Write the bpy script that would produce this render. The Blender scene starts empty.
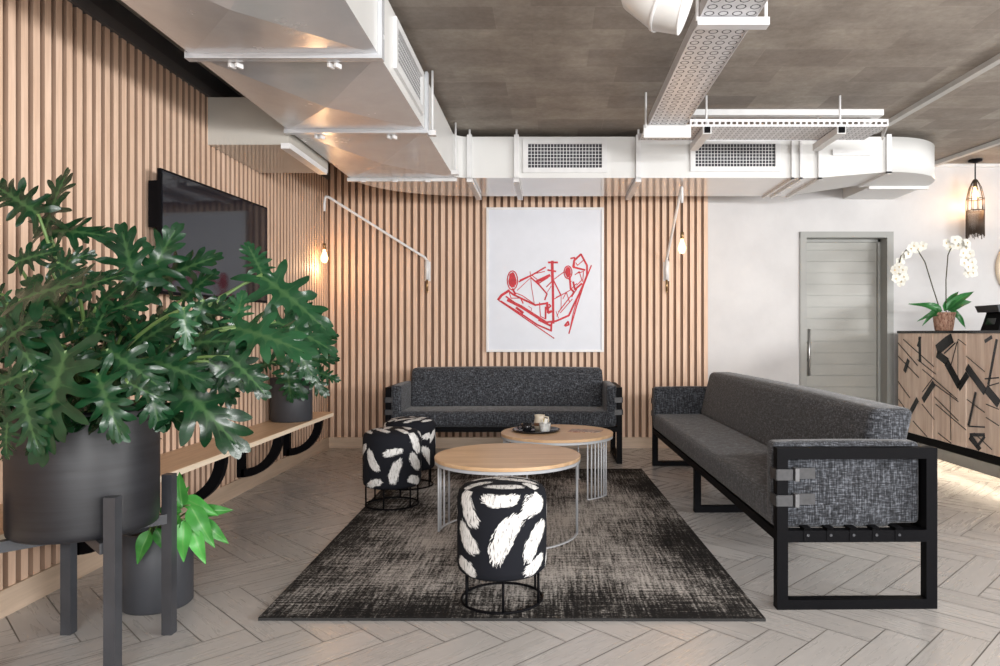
import bpy, bmesh, math, random
from mathutils import Vector, Matrix
random.seed(7)
PI = math.pi
SC = bpy.context.scene
COL = SC.collection

# ------------------------------------------------------------------ camera, sky, light, exposure
F, CX, CY, H = 700.0, 550.0, 333.0, 1.13      # focal length and principal point in pixels, eye height in metres
cam_d = bpy.data.cameras.new('camera'); cam = bpy.data.objects.new('camera', cam_d); COL.objects.link(cam)
cam_d.sensor_width = 36; cam_d.lens = 36*F/1000; cam_d.shift_x = -(CX-500)/1000; cam_d.clip_start = .05
cam.location = (0, 0, H); cam.rotation_euler = (PI/2, 0, 0)
SC.camera = cam

world = bpy.data.worlds.new('sky'); SC.world = world; world.use_nodes = True
wb = world.node_tree.nodes['Background']
wb.inputs[0].default_value = (.93, .96, 1.0, 1); wb.inputs[1].default_value = .62

def area(name, loc, rot, sx, sy, power, col=(1, 1, 1), spread=PI):
    d = bpy.data.lights.new(name, 'AREA'); d.shape = 'RECTANGLE'; d.size = sx; d.size_y = sy
    d.energy = power; d.color = col; d.spread = spread
    o = bpy.data.objects.new(name, d); COL.objects.link(o); o.location = loc; o.rotation_euler = rot
    return o
# daylight through the glazed front behind the camera and the windows of the right-hand side, plus an added high strip
area('daylight_front', (1.6, -3.05, 1.2), (PI/2, 0, 0), 6.0, 2.0, 120, (1, .99, .985))
area('added_front_strip', (1.9, -3.0, 2.13), (PI/2, 0, 0), 5.0, .2, 260, (1, .99, .98))  # added unseen lamp, narrow and high to sharpen the left wall's shadow edge
area('daylight_right', (6.3, .6, 1.72), (PI/2, 0, PI/2), 5.0, .62, 340, (1, .985, .97))

SC.view_settings.view_transform = 'Standard'; SC.view_settings.look = 'None'
SC.view_settings.gamma = 1; SC.view_settings.use_curve_mapping = False
SC.view_settings.exposure = .38

# ------------------------------------------------------------------ helpers
def P(px, py, Y): return Vector(((px-CX)*Y/F, Y, H-(py-CY)*Y/F))

class G:
    """collects shapes; build() links them as ONE mesh object"""
    def __init__(s): s.bm = bmesh.new(); s.m = 0; s.sm = False
    def face(s, vs):
        try: f = s.bm.faces.new(vs)
        except ValueError: return None
        f.material_index = s.m; f.smooth = s.sm; return f
    def box(s, x0, x1, y0, y1, z0, z1):
        v = [s.bm.verts.new(p) for p in ((x0,y0,z0),(x1,y0,z0),(x1,y1,z0),(x0,y1,z0),(x0,y0,z1),(x1,y0,z1),(x1,y1,z1),(x0,y1,z1))]
        for q in ((3,2,1,0),(4,5,6,7),(0,1,5,4),(1,2,6,5),(2,3,7,6),(3,0,4,7)): s.face([v[i] for i in q])
        return s
    def hexa(s, b, t):
        n = len(b)
        vb = [s.bm.verts.new(p) for p in b]; vt = [s.bm.verts.new(p) for p in t]
        s.face(vb[::-1]); s.face(vt)
        for i in range(n): s.face([vb[i], vb[(i+1) % n], vt[(i+1) % n], vt[i]])
        return s
    def prism(s, pts, z0, z1):
        return s.hexa([(x, y, z0) for x, y in pts], [(x, y, z1) for x, y in pts])
    def bar(s, a, b, w, h=None, up=(0, 0, 1)):
        a, b = Vector(a), Vector(b); h = h or w; d = (b-a).normalized(); u = Vector(up)
        if abs(d.dot(u)) > .98: u = Vector((0, 1, 0))
        r = d.cross(u).normalized()*w/2; u = r.cross(d).normalized()*h/2
        return s.hexa([a-r-u, a+r-u, a+r+u, a-r+u], [b-r-u, b+r-u, b+r+u, b-r+u])
    def tube(s, pts, r, n=10, cap=True):
        pts = [Vector(p) for p in pts]; rs = r if isinstance(r, (list, tuple)) else [r]*len(pts)
        sm, s.sm = s.sm, True; rings = []; ref = None
        for i, p in enumerate(pts):
            d = (pts[min(i+1, len(pts)-1)]-pts[max(i-1, 0)]).normalized()
            if ref is None: ref = d.orthogonal().normalized()
            ref = (ref-d*ref.dot(d)).normalized(); q = d.cross(ref)
            rings.append([s.bm.verts.new(p+(ref*math.cos(2*PI*k/n)+q*math.sin(2*PI*k/n))*rs[i]) for k in range(n)])
        for a, b in zip(rings, rings[1:]):
            for k in range(n): s.face([a[k], a[(k+1) % n], b[(k+1) % n], b[k]])
        s.sm = False
        if cap: s.face(rings[0][::-1]); s.face(rings[-1])
        s.sm = sm; return s
    def lathe(s, prof, c=(0, 0, 0), n=48, a0=0, a1=2*PI):
        full = abs(a1-a0-2*PI) < 1e-6; m = n if full else n+1; sm, s.sm = s.sm, True; rings = []
        for r, z in prof:
            if r < 1e-5 and full: rings.append([s.bm.verts.new((c[0], c[1], c[2]+z))]*m)
            else: rings.append([s.bm.verts.new((c[0]+r*math.cos(a0+(a1-a0)*k/n), c[1]+r*math.sin(a0+(a1-a0)*k/n), c[2]+z)) for k in range(m)])
        for a, b in zip(rings, rings[1:]):
            for k in range(m if full else m-1):
                k2 = (k+1) % m; q = []
                for v in (a[k], a[k2], b[k2], b[k]):
                    if v not in q: q.append(v)
                if len(q) > 2: s.face(q)
        s.sm = sm; return s
    def ring(s, c, R, w, h, n=48, a0=0, a1=2*PI):
        """flat bar bent round; rectangular section"""
        full = abs(a1-a0-2*PI) < 1e-6; m = n if full else n+1; R4 = []
        for k in range(m):
            a = a0+(a1-a0)*k/n; x, y = math.cos(a), math.sin(a)
            R4.append([s.bm.verts.new((c[0]+x*(R+i), c[1]+y*(R+i), c[2]+j)) for i, j in ((-w/2, 0), (w/2, 0), (w/2, h), (-w/2, h))])
        for k in range(m if full else m-1):
            a, b = R4[k], R4[(k+1) % m]
            for i in range(4): s.face([a[i], b[i], b[(i+1) % 4], a[(i+1) % 4]])
        if not full: s.face(R4[0]); s.face(R4[-1][::-1])
        return s
    def cushion(s, x0, x1, y0, y1, z0, z1, r=.03, bulge=.01, n=12, shear=0, puff=(1, 1, 1)):
        c = Vector(((x0+x1)/2, (y0+y1)/2, (z0+z1)/2)); hs = Vector(((x1-x0)/2, (y1-y0)/2, (z1-z0)/2)); sm, s.sm = s.sm, True
        cache = {}
        def mp(p):
            k = tuple(round(v, 5) for v in p)
            if k in cache: return cache[k]
            q = Vector([math.sin(v*PI/2)*.35+v*.65 for v in p])
            full = Vector([q[i]*hs[i] for i in range(3)]); inn = Vector([max(-hs[i]+r, min(hs[i]-r, full[i])) for i in range(3)])
            d = full-inn
            # vertices near an edge: project to the rounded surface
            out = inn + (d.normalized()*r if d.length > 1e-7 else Vector((0, 0, 0)))
            for i in range(3):
                if abs(p[i]) > .999:
                    j, k2 = (i+1) % 3, (i+2) % 3
                    out[i] += math.copysign(bulge*puff[i]*(1-q[j]**2)*(1-q[k2]**2), p[i])
            out.y += shear*(out.z+hs.z)/(2*hs.z)
            cache[k] = s.bm.verts.new(out+c); return cache[k]
        ax = [((0,1,2)), ((1,2,0)), ((2,0,1))]
        # tighter steps near the edges
        e = [r/max(hs)*.33, r/max(hs)*.66, r/max(hs), r/max(hs)*1.6]
        def steps(h):
            e = [-1]+[-1+t*r/h for t in (.3, .65, 1.0, 1.6) if t*r/h < .8]
            k = max(2, int(n*h/max(hs)))
            lo = e[-1]; return e+[lo+(-2*lo)*i/k for i in range(1, k)]+[-t for t in e[::-1]]
        for i, j, k in ax:
            for sg in (-1, 1):
                A, B = steps(hs[j]), steps(hs[k])
                for a, b in zip(A, A[1:]):
                    for c0, d0 in zip(B, B[1:]):
                        q = []
                        for u, v in ((a, c0), (b, c0), (b, d0), (a, d0)):
                            p = [0, 0, 0]; p[i] = sg; p[j] = u; p[k] = v; q.append(mp(p))
                        if sg < 0: q = q[::-1]
                        s.face(q)
        s.sm = sm; return s
    def build(s, name, mats, parent=None, bevel=0, world=False, seg=2, kind=None):
        if bevel:
            es = [e for e in s.bm.edges if len(e.link_faces) == 2 and e.calc_face_angle(0) > .5]
            bmesh.ops.bevel(s.bm, geom=es, offset=bevel, segments=seg, affect='EDGES', profile=.5, clamp_overlap=True)
        bmesh.ops.recalc_face_normals(s.bm, faces=s.bm.faces[:])
        if world and parent: bmesh.ops.translate(s.bm, verts=s.bm.verts[:], vec=-parent.location)
        me = bpy.data.meshes.new(name); s.bm.to_mesh(me); s.bm.free()
        for m in (mats if isinstance(mats, (list, tuple)) else [mats]): me.materials.append(m)
        o = bpy.data.objects.new(name, me); COL.objects.link(o); o.parent = parent
        if kind: o['kind'] = kind
        return o

def tag(o, label, cat, group=None, kind=None):
    o['label'] = label; o['category'] = cat
    if group: o['group'] = group
    if kind: o['kind'] = kind
    return o
def thing(name, label, cat, loc=(0, 0, 0), rz=0, group=None):
    o = bpy.data.objects.new(name, None); COL.objects.link(o); o.location = loc; o.rotation_euler = (0, 0, rz); o.empty_display_size = .1
    return tag(o, label, cat, group)
def copy_thing(src, label, loc, rz=0):
    r = src.copy(); COL.objects.link(r); r.location = loc; r.rotation_euler = (0, 0, rz); r['label'] = label
    for ch in list(src.children):
        c = ch.copy(); COL.objects.link(c); c.parent = r
        for g in list(ch.children):
            d = g.copy(); COL.objects.link(d); d.parent = c
    return r
def struct(o): o['kind'] = 'structure'; return o

# ------------------------------------------------------------------ materials
class N:
    def __init__(s, name, rough=.5, metal=0, spec=.5, col=(.5, .5, .5), **kw):
        s.mat = bpy.data.materials.new(name); s.mat.use_nodes = True; s.t = s.mat.node_tree; s.b = s.t.nodes['Principled BSDF']
        s.set('Base Color', (*col, 1)); s.set('Roughness', rough); s.set('Metallic', metal); s.set('Specular IOR Level', spec)
        for k, v in kw.items(): s.set(k.replace('_', ' '), v)
    def set(s, k, v):
        i = s.b.inputs[k]
        if hasattr(v, 'is_output') or isinstance(v, bpy.types.NodeSocket): s.t.links.new(v, i)
        else: i.default_value = v
    def node(s, typ, **kw):
        n = s.t.nodes.new(typ)
        for k, v in kw.items(): setattr(n, k, v)
        return n
    def put(s, n, k, v):
        if isinstance(v, bpy.types.NodeSocket): s.t.links.new(v, n.inputs[k])
        else: n.inputs[k].default_value = v
    def coord(s, which='Object'): return s.node('ShaderNodeTexCoord').outputs[which]
    def mapping(s, v, scale=(1, 1, 1), loc=(0, 0, 0), rot=(0, 0, 0), typ='POINT'):
        n = s.node('ShaderNodeMapping', vector_type=typ); s.put(n, 0, v); n.inputs['Location'].default_value = loc; n.inputs['Rotation'].default_value = rot; n.inputs['Scale'].default_value = scale
        return n.outputs[0]
    def noise(s, v, scale=5, detail=3, rough=.5, dist=0):
        n = s.node('ShaderNodeTexNoise'); s.put(n, 'Vector', v); n.inputs['Scale'].default_value = scale; n.inputs['Detail'].default_value = detail
        n.inputs['Roughness'].default_value = rough; n.inputs['Distortion'].default_value = dist; return n.outputs['Fac']
    def math(s, op, a, b=0, c=None):
        n = s.node('ShaderNodeMath', operation=op); s.put(n, 0, a); s.put(n, 1, b)
        if c is not None: s.put(n, 2, c)
        return n.outputs[0]
    def ramp(s, f, stops, interp='LINEAR'):
        n = s.node('ShaderNodeValToRGB'); s.put(n, 0, f); e = n.color_ramp.elements; n.color_ramp.interpolation = interp
        while len(e) < len(stops): e.new(.5)
        for k, (p, c) in enumerate(stops): e[k].position = p; e[k].color = (*c, 1) if len(c) == 3 else c
        return n.outputs[0]
    def mix(s, f, a, b, blend='MIX'):
        n = s.node('ShaderNodeMix', data_type='RGBA', blend_type=blend); s.put(n, 0, f)
        for k, v in ((6, a), (7, b)): s.put(n, k, v if isinstance(v, bpy.types.NodeSocket) else (*v, 1))
        return n.outputs[2]
    def bump(s, h, strength=.2, dist=.01):
        n = s.node('ShaderNodeBump'); s.put(n, 'Height', h); n.inputs['Strength'].default_value = strength; n.inputs['Distance'].default_value = dist
        s.set('Normal', n.outputs[0])
def g3(v): return (v, v, v)

def plain(name, col, rough=.5, metal=0, var=.06, scale=9, **kw):
    m = N(name, rough, metal, col=col, **kw)
    f = m.noise(m.coord(), scale, 4)
    m.set('Base Color', m.ramp(f, [(.3, tuple(c*(1-var) for c in col)), (.7, tuple(min(1, c*(1+var)) for c in col))]))
    return m.mat
def wood(name, lo, hi, grain=(0, 0, 1), rough=.5, k=22, var=None):
    m = N(name, rough); c = m.coord()
    sc = tuple(1.2 if g else k for g in grain)
    f = m.noise(m.mapping(c, sc), 2.2, 5, .6, .4)
    f2 = m.noise(m.mapping(c, tuple(1 if g else 8 for g in grain)), 1.7, 2)
    f = m.math('ADD', m.math('MULTIPLY', f, .65), m.math('MULTIPLY', f2, .35))
    m.set('Base Color', m.ramp(f, [(.34, lo), (.66, hi)])); m.bump(f, .08, .004)
    return m.mat

M = {}
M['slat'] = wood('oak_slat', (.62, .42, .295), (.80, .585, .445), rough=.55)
M['slat_side_shade'] = wood('oak_slat_gap_shade', (.30, .19, .13), (.42, .285, .205), rough=.65)
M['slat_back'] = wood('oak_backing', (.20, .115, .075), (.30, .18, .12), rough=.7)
M['skirting'] = wood('oak_skirting', (.50, .38, .28), (.66, .52, .40), (1, 1, 0), .5)
M['bench'] = wood('oak_bench', (.52, .34, .20), (.68, .48, .31), (0, 1, 0), .4)
M['bench_edge'] = wood('oak_edge', (.72, .60, .45), (.82, .70, .55), (0, 1, 0), .5)
M['table_wood'] = wood('oak_table_top', (.62, .395, .215), (.80, .555, .345), (1, 0, 0), .38, 14)
M['black_metal'] = plain('black_powder_coated_steel', (.004, .004, .005), .5, spec=.06)
M['charcoal_metal'] = plain('charcoal_steel', (.035, .037, .043), .42, 0, .2)
M['white_metal'] = plain('white_painted_steel', (.72, .72, .72), .35)
M['white_paint'] = plain('white_duct_paint', (.70, .70, .685), .32, 0, .03, 3)
M['grey_leather'] = plain('grey_leather', (.038, .038, .041), .38, 0, .2, 60)
M['strap_keeper'] = plain('dark_strap_keeper', (.12, .12, .125), .4)
M['buckle'] = plain('brushed_buckle', (.55, .55, .55), .3, .9)
M['dark_void'] = plain('dark_grille_void', (.035, .035, .045), .7)
M['black_gloss'] = plain('black_gloss', (.01, .01, .012), .12)
M['soil'] = plain('potting_soil', (.03, .02, .014), .95, 0, .6, 60)
M['bronze'] = plain('dark_bronze_wire', (.11, .08, .06), .45, .6)

# galvanised duct sheet
m = N('galvanised_sheet', .2, .35, col=(.72, .72, .73)); c = m.coord()
f = m.noise(m.mapping(c, (3, 3, 3)), 1.4, 4, .6); f2 = m.noise(c, 45, 2)
m.set('Base Color', m.mix(m.math('MULTIPLY', f2, .3), m.ramp(f, [(.3, (.64, .665, .70)), (.7, (.74, .76, .79))]), (.62, .64, .67)))
m.set('Roughness', m.ramp(f, [(.3, g3(.16)), (.7, g3(.28))])); m.bump(f, .05, .03); M['galv'] = m.mat

# glossy painted duct underside (picks up the slats)
m = N('glossy_duct_paint', .1, .25, spec=.8, col=(.80, .79, .78)); c = m.coord(); f = m.noise(c, 2.5, 3)
m.set('Base Color', m.ramp(f, [(.3, (.78, .77, .76)), (.7, (.83, .82, .81))])); m.bump(f, .04, .02); M['duct_gloss'] = m.mat

# white plaster
m = N('white_plaster', .75); c = m.coord(); f = m.noise(c, 1.6, 6, .62)
m.set('Base Color', m.ramp(f, [(.3, (.56, .555, .56)), (.7, (.66, .655, .655))])); m.bump(m.noise(c, 26, 4), .06, .01); M['plaster'] = m.mat
m = N('beige_bulkhead', .08, spec=.7); c = m.coord(); f = m.noise(c, 2, 4)
m.set('Base Color', m.ramp(f, [(.3, (.48, .46, .42)), (.7, (.55, .53, .48))])); M['bulkhead'] = m.mat

# off-shutter ceiling: board-marked slabs, grey-brown
m = N('board_marked_ceiling', .8); c = m.coord()
br = m.node('ShaderNodeTexBrick', offset=.37, squash=1.0); m.put(br, 'Vector', m.mapping(c, (1, 1, 1), (0.1, 0.2, 0)))
br.inputs['Scale'].default_value = 1.0; br.inputs['Brick Width'].default_value = .52; br.inputs['Row Height'].default_value = .27
br.inputs['Mortar Size'].default_value = .003; br.inputs['Color1'].default_value = (.0, 0, 0, 1); br.inputs['Color2'].default_value = (1, 1, 1, 1); br.inputs['Mortar'].default_value = (.3, .3, .3, 1)
f = m.noise(m.mapping(c, (1, 1.25, 1)), 2.4, 8, .72); fl = m.noise(c, .8, 3, .5); ff = m.noise(c, 34, 4, .7)
base = m.ramp(f, [(.3, (.24, .222, .196)), (.5, (.42, .39, .345)), (.7, (.62, .58, .515))])
base = m.mix(m.math('MULTIPLY', fl, .55), base, (.42, .33, .26))
base = m.mix(m.math('MULTIPLY', br.outputs['Color'], .52), base, (.20, .165, .145))
base = m.mix(m.math('MULTIPLY', ff, .55), base, (.20, .19, .18), 'OVERLAY')
m.set('Base Color', base); m.bump(f, .25, .02); M['ceiling'] = m.mat

# herringbone floor tiles: tone comes from a per-tile attribute
m = N('wood_look_floor_tile', .36, spec=.6); c = m.coord()
at = m.node('ShaderNodeAttribute', attribute_name='tone'); uv = m.coord('UV')
f = m.noise(m.mapping(uv, (1.4, 14, 1)), 2.4, 5, .6, .5); fl = m.noise(c, 1.3, 3)
base = m.ramp(f, [(.2, (.405, .388, .372)), (.55, (.445, .428, .412)), (.9, (.485, .47, .455))])
base = m.mix(m.math('MULTIPLY', at.outputs['Fac'], .30), base, (.25, .235, .225))
base = m.mix(m.math('MULTIPLY', fl, .2), base, (.44, .43, .42))
m.set('Base Color', base); m.set('Roughness', m.ramp(f, [(.3, g3(.26)), (.8, g3(.31))])); M['tile'] = m.mat
M['grout'] = plain('grey_grout', (.21, .195, .18), .8)

# melange upholstery
def melange(name, dark, mid, light, s=1.0):
    m = N(name, .92, spec=.2); c = m.coord()
    a = m.noise(m.mapping(c, (26*s, 26*s, 330*s)), 1, 2, .6); b = m.noise(m.mapping(c, (210*s, 210*s, 16*s)), 1, 2, .6); d = m.noise(c, 85, 2)
    f = m.math('ADD', m.math('MULTIPLY', a, .38), m.math('ADD', m.math('MULTIPLY', b, .38), m.math('MULTIPLY', d, .24)))
    m.set('Base Color', m.ramp(f, [(.38, dark), (.5, mid), (.62, light)])); m.bump(f, .35, .004)
    m.set('Sheen Weight', .15)
    return m.mat
M['fabric'] = melange('charcoal_melange_fabric', (.005, .0055, .007), (.031, .0335, .039), (.14, .15, .172))

# rug
m = N('distressed_rug', .95, spec=.1); c = m.coord()
a = m.noise(m.mapping(c, (75, 4.5, 1)), 1, 3, .75); b = m.noise(m.mapping(c, (4.5, 62, 1)), 1, 3, .75); d = m.noise(m.mapping(c, (90, 90, 1)), 1, 1)
big = m.noise(m.mapping(c, (1.3, .8, 1), (3.2, 1.4, 0)), 1.6, 4, .6)
sp = m.node('ShaderNodeSeparateXYZ'); m.put(sp, 0, c)
ex = m.math('ABSOLUTE', sp.outputs[0]); ey = m.math('ABSOLUTE', sp.outputs[1])
edge = m.math('MAXIMUM', m.math('SUBTRACT', ex, .55), m.math('SUBTRACT', ey, 1.0))
edge = m.math('MULTIPLY', m.math('MAXIMUM', edge, 0), -.34)
v = m.math('ADD', m.math('MULTIPLY', a, .50), m.math('ADD', m.math('MULTIPLY', b, .40), m.math('MULTIPLY', d, .30)))
v = m.math('ADD', v, m.math('MULTIPLY', m.math('SUBTRACT', big, .515), .52)); v = m.math('ADD', v, edge)
m.set('Base Color', m.ramp(v, [(.42, (.014, .013, .013)), (.50, (.06, .056, .052)), (.575, (.27, .255, .24)), (.68, (.54, .51, .48))])); m.bump(v, .4, .01); M['rug'] = m.mat
M['rug_edge'] = plain('rug_binding', (.02, .02, .02), .9)
# ------------------------------------------------------------------ setting
XL, YB, ZC = -2.18, 6.88, 2.80          # slat faces of the left and back walls, ceiling height
XR = 6.6; YF = -3.4

def herringbone():
    g = G(); bm = g.bm; W, L, gr = .157, .628, .0022
    uvl = bm.loops.layers.uv.new('UVMap'); tone = bm.loops.layers.float_color.new('tone')
    ca = math.sqrt(.5); ox, oy = .06, 3.004
    rng = random.Random(3)
    def tile(u0, v0, lu, lv):
        cu, cv = u0+lu/2, v0+lv/2; X = (cu+cv)*ca+ox; Y = (cv-cu)*ca+oy
        if not (XL-.6 < X < 5.6 and -.6 < Y < 7.3): return
        ps = [(u0+gr, v0+gr), (u0+lu-gr, v0+gr), (u0+lu-gr, v0+lv-gr), (u0+gr, v0+lv-gr)]
        f = g.face([bm.verts.new(((u+v)*ca+ox, (v-u)*ca+oy, 0)) for u, v in ps]); t = rng.random()
        o = rng.random()*50
        for lp, (u, v) in zip(f.loops, ps):
            a, b = (u-u0, v-v0) if lu > lv else (v-v0, u-u0)
            lp[uvl].uv = (a+o, b+o*.37); lp[tone] = (t, t, t, 1)
    for n in range(-70, 70):
        for k in range(-9, 10):
            x, y = n*W+k*L, n*W-k*L
            tile(x, y, L, W); tile(x+L, y+W-L, W, L)
    g.m = 1; bm2 = g.box(XL-.1, XR, YF, 7.4, -.12, -.0025)
    return g
struct(herringbone().build('floor', [M['tile'], M['grout']]))
struct(G().box(XL-.15, XR, YF, 7.4, ZC, ZC+.15).build('ceiling', M['ceiling']))

# left wall: oak slats on a backing board
g = G(); p = .068
def slat(g, x0, x1, y0, y1, z0, z1, axis):
    n0 = len(g.bm.faces); g.box(x0, x1, y0, y1, z0, z1); g.bm.faces.ensure_lookup_table()
    for f_ in g.bm.faces[n0:]:
        f_.normal_update()
        if abs(f_.normal[1-axis]) > .9: f_.material_index = 2          # shade of the gaps, painted onto the slat sides
y = YB-.012
while y > YF+.1:
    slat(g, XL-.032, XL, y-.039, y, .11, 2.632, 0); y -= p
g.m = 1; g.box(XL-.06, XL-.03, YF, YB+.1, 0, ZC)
wl = struct(g.build('wall_left', [M['slat'], M['slat_back'], M['slat_side_shade']]))
struct(G().box(XL-.03, XL+.012, YF, YB, 0, .11).build('baseboard_left', M['skirting'], bevel=.003))
M['trim_grey'] = plain('dark_grey_trim', (.085, .085, .09), .5)
struct(G().box(XL-.03, XL+.02, YF, YB, 2.632, 2.69).build('trim_1', M['trim_grey'], bevel=.004))
g = G(); g.box(XL-.03, XL+.0, YF, YB, 2.69, ZC); struct(g.build('wall_left_top', M['charcoal_metal']))

# back wall: slats up to x = 1.54, then plaster with a door opening
g = G(); x = XL+.02; XS = 1.53
while x < XS:
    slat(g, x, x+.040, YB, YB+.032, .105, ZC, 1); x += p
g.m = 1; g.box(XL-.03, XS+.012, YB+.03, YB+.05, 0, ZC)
struct(g.build('wall_back', [M['slat'], M['slat_back'], M['slat_side_shade']]))
struct(G().box(XL+.012, XS+.012, YB-.012, YB+.03, 0, .105).build('baseboard_back', M['skirting'], bevel=.003))
DX0, DX1, DZ = 2.53, 3.33, 2.075; YW = 6.93
g = G(); g.box(XS+.012, DX0, YW, YW+.35, 0, ZC); g.box(DX1, XR, YW, YW+.35, 0, ZC); g.box(DX0, DX1, YW, YW+.35, DZ, ZC)
g.box(XL-.1, XS+.012, YW+.001, YW+.35, 0, ZC)
struct(g.build('wall_right', M['plaster']))
struct(G().box(XS+.012, DX0-.06, YW-.014, YW, 0, .1).build('baseboard_right', M['plaster'], bevel=.003))
struct(G().box(XS+.1, XR, YW-.03, YW, ZC-.03, ZC).build('trim_2', M['white_metal'], bevel=.005))

# door, recessed
M['door'] = plain('grey_door_paint', (.36, .36, .335), .38, 0, .04, 5)
M['door_frame'] = plain('grey_frame_paint', (.30, .305, .29), .42, 0, .04, 5)
g = G()
g.box(DX0-.06, DX0+.003, YW-.025, YW+.22, 0, DZ+.055); g.box(DX1-.003, DX1+.06, YW-.025, YW+.22, 0, DZ+.055); g.box(DX0-.06, DX1+.06, YW-.0251, YW+.22, DZ-.003, DZ+.0551)
g.box(DX0+.003, DX0+.028, YW+.12, YW+.15, 0, DZ); g.box(DX1-.028, DX1-.003, YW+.12, YW+.15, 0, DZ); g.box(DX0, DX1, YW+.12, YW+.15, DZ-.03, DZ-.003)
df = struct(g.build('door_frame', M['door_frame']))
g = G(); z = .01
while z < DZ-.02:
    g.box(DX0+.006, DX1-.006, YW+.152, YW+.172, z+.004, min(z+.112, DZ-.008)); z += .115
g.box(DX0+.006, DX1-.006, YW+.165, YW+.2, .005, DZ-.006)
dr = struct(g.build('door_1', M['door'], bevel=.0015, seg=1))
g = G(); g.tube([(DX0+.075, YW+.105, .70), (DX0+.075, YW+.105, 1.17)], .013, 12)
for zz in (.86, 1.03): g.tube([(DX0+.075, YW+.105, zz), (DX0+.075, YW+.153, zz)], .009, 8)
h = g.build('handle', M['buckle'], dr); h['label'] = 'long vertical steel pull handle'

# bulkhead box jutting from the left wall, with its white edge rail
g = G(); g.box(XL, -1.665, 4.46, 5.25, 2.33, 2.632)
bk = struct(g.build('wall_bulkhead', M['bulkhead'], bevel=.004))
g = G(); g.box(-1.70, -1.64, 4.42, 5.15, 2.295, 2.33); struct(g.build('trim_3', M['white_metal'], bevel=.004))

# ceiling conduits and trunking
def conduit(label, a, b, w=.05, h=.035):
    o = tag(G().bar(a, b, w, h).build('conduit', M['grey_trunk'], bevel=.006), label, 'conduit', 'ceiling conduits'); return o
M['grey_trunk'] = plain('pale_grey_trunking', (.50, .49, .47), .5)
conduit('pale conduit along the ceiling, the longer one beside the duct end', (2.655, 5.75, ZC-.018), (2.74, 3.2, ZC-.018))
conduit('pale ceiling conduit that runs past the pendant with the fringe', (3.75, YW-.03, ZC-.018), (4.02, 5.2, ZC-.018))
g = G(); zt = ZC-.045; g.box(1.03, 2.49, 5.22, 5.28, zt, ZC-.001); g.box(2.43, 2.49, 5.28, 5.72, zt, ZC-.001)
tag(g.build('cable_trunking', M['white_metal'], bevel=.004), 'white L-shaped trunking fixed flat on the ceiling above the cross tray', 'trunking')

# ------------------------------------------------------------------ bench on the left wall
BF, BT = -1.85, .452
bench = thing('wall_bench', 'long oak bench shelf on black curved brackets along the slatted wall', 'bench', (XL, 4.0, 0))
g = G(); rr = .05; pts = [(XL+.001, 1.6), (BF, 1.6)]
for k in range(7): a = k/6*PI/2; pts.append((BF-rr+rr*math.cos(a), 6.02-rr+rr*math.sin(a)))
pts.append((XL+.001, 6.02))
g.prism(pts, BT-.032, BT); g.build('bench_top', [M['bench']], bench, .003, True)
g = G(); g.box(BF-.0005, BF+.004, 1.6, 6.02-rr, BT-.030, BT-.002); g.build('edge_band', M['bench_edge'], bench, 0, True)
for yb in (5.74, 4.89, 4.04, 3.19, 2.34):
    g = G(); t = .045
    g.box(XL+.001, XL+.05, yb-t/2, yb+t/2, .125, BT-.033)
    R0, R1 = .26, .31; ins, out = [], []
    for k in range(13):
        a = -PI/2+k/12*PI/2
        ins.append((XL+.03+.225*math.cos(a), .415+.235*math.sin(a))); out.append((XL+.03+.285*math.cos(a), .415+.29*math.sin(a)))
    for k in range(12):
        q = [ins[k], out[k], out[k+1], ins[k+1]]
        g.hexa([(x_, yb-t/2, z_) for x_, z_ in q], [(x_, yb+t/2, z_) for x_, z_ in q])
    g.build('bracket', M['black_metal'], bench, 0, True)

# ------------------------------------------------------------------ television
TA, TB = Vector((-2.08, 3.74)), Vector((-1.99, 4.93))
ang = math.atan2(TB.y-TA.y, TB.x-TA.x); LT = (TB-TA).length
tv = thing('television', 'large black flat television angled off the slatted wall', 'television', (TA.x, TA.y, 1.34), ang)
g = G(); g.box(0, LT, 0, .02, 0, .672); g.build('casing', M['black_metal'], tv, .006)
M['screen'] = plain('television_glass', (.008, .009, .014), .06, 0, .05, spec_=.5) if False else plain('television_glass', (.008, .009, .014), .05)
g = G(); g.box(.012, LT-.012, -.003, .001, .016, .66); g.build('screen', M['screen'], tv)
g = G(); g.box(.015, .15, .0205, .08, .36, .61); g.box(.3, .8, .0205, .06, .2, .5); g.build('wall_mount', M['black_metal'], tv)

# ------------------------------------------------------------------ air duct
ZB, ZT = 2.406, 2.745; DL, DR = -1.645, -.785
duct = thing('air_duct', 'boxy white galvanised air duct under the ceiling turning along the back wall', 'air duct', (-1.2, 4.5, ZC))
def xpanel(g, q, drop=.05):
    vs = [g.bm.verts.new(p_) for p_ in q]; c = g.bm.verts.new(sum((Vector(p_) for p_ in q), Vector())/4-Vector((0, 0, drop)))
    for i in range(4): g.face([vs[i], vs[(i+1) % 4], c])
secs = [(-3.2, 2.1), (2.1, 3.21), (3.21, 4.40), (4.40, 5.76)]
for a, b in secs:
    g = G(); g.m = 0
    for X0, X1 in ((DL, DL), (DR, DR)):
        g.face([g.bm.verts.new(p_) for p_ in ((X0, a, ZB), (X0, b, ZB), (X0, b, ZT), (X0, a, ZT))])
    g.face([g.bm.verts.new(p_) for p_ in ((DL, a, ZT), (DR, a, ZT), (DR, b, ZT), (DL, b, ZT))])
    g.m = 1; xpanel(g, [(DL, a, ZB), (DR, a, ZB), (DR, b, ZB), (DL, b, ZB)])
    g.build('duct_section', [M['white_paint'], M['galv']], duct, 0, True)
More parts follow.
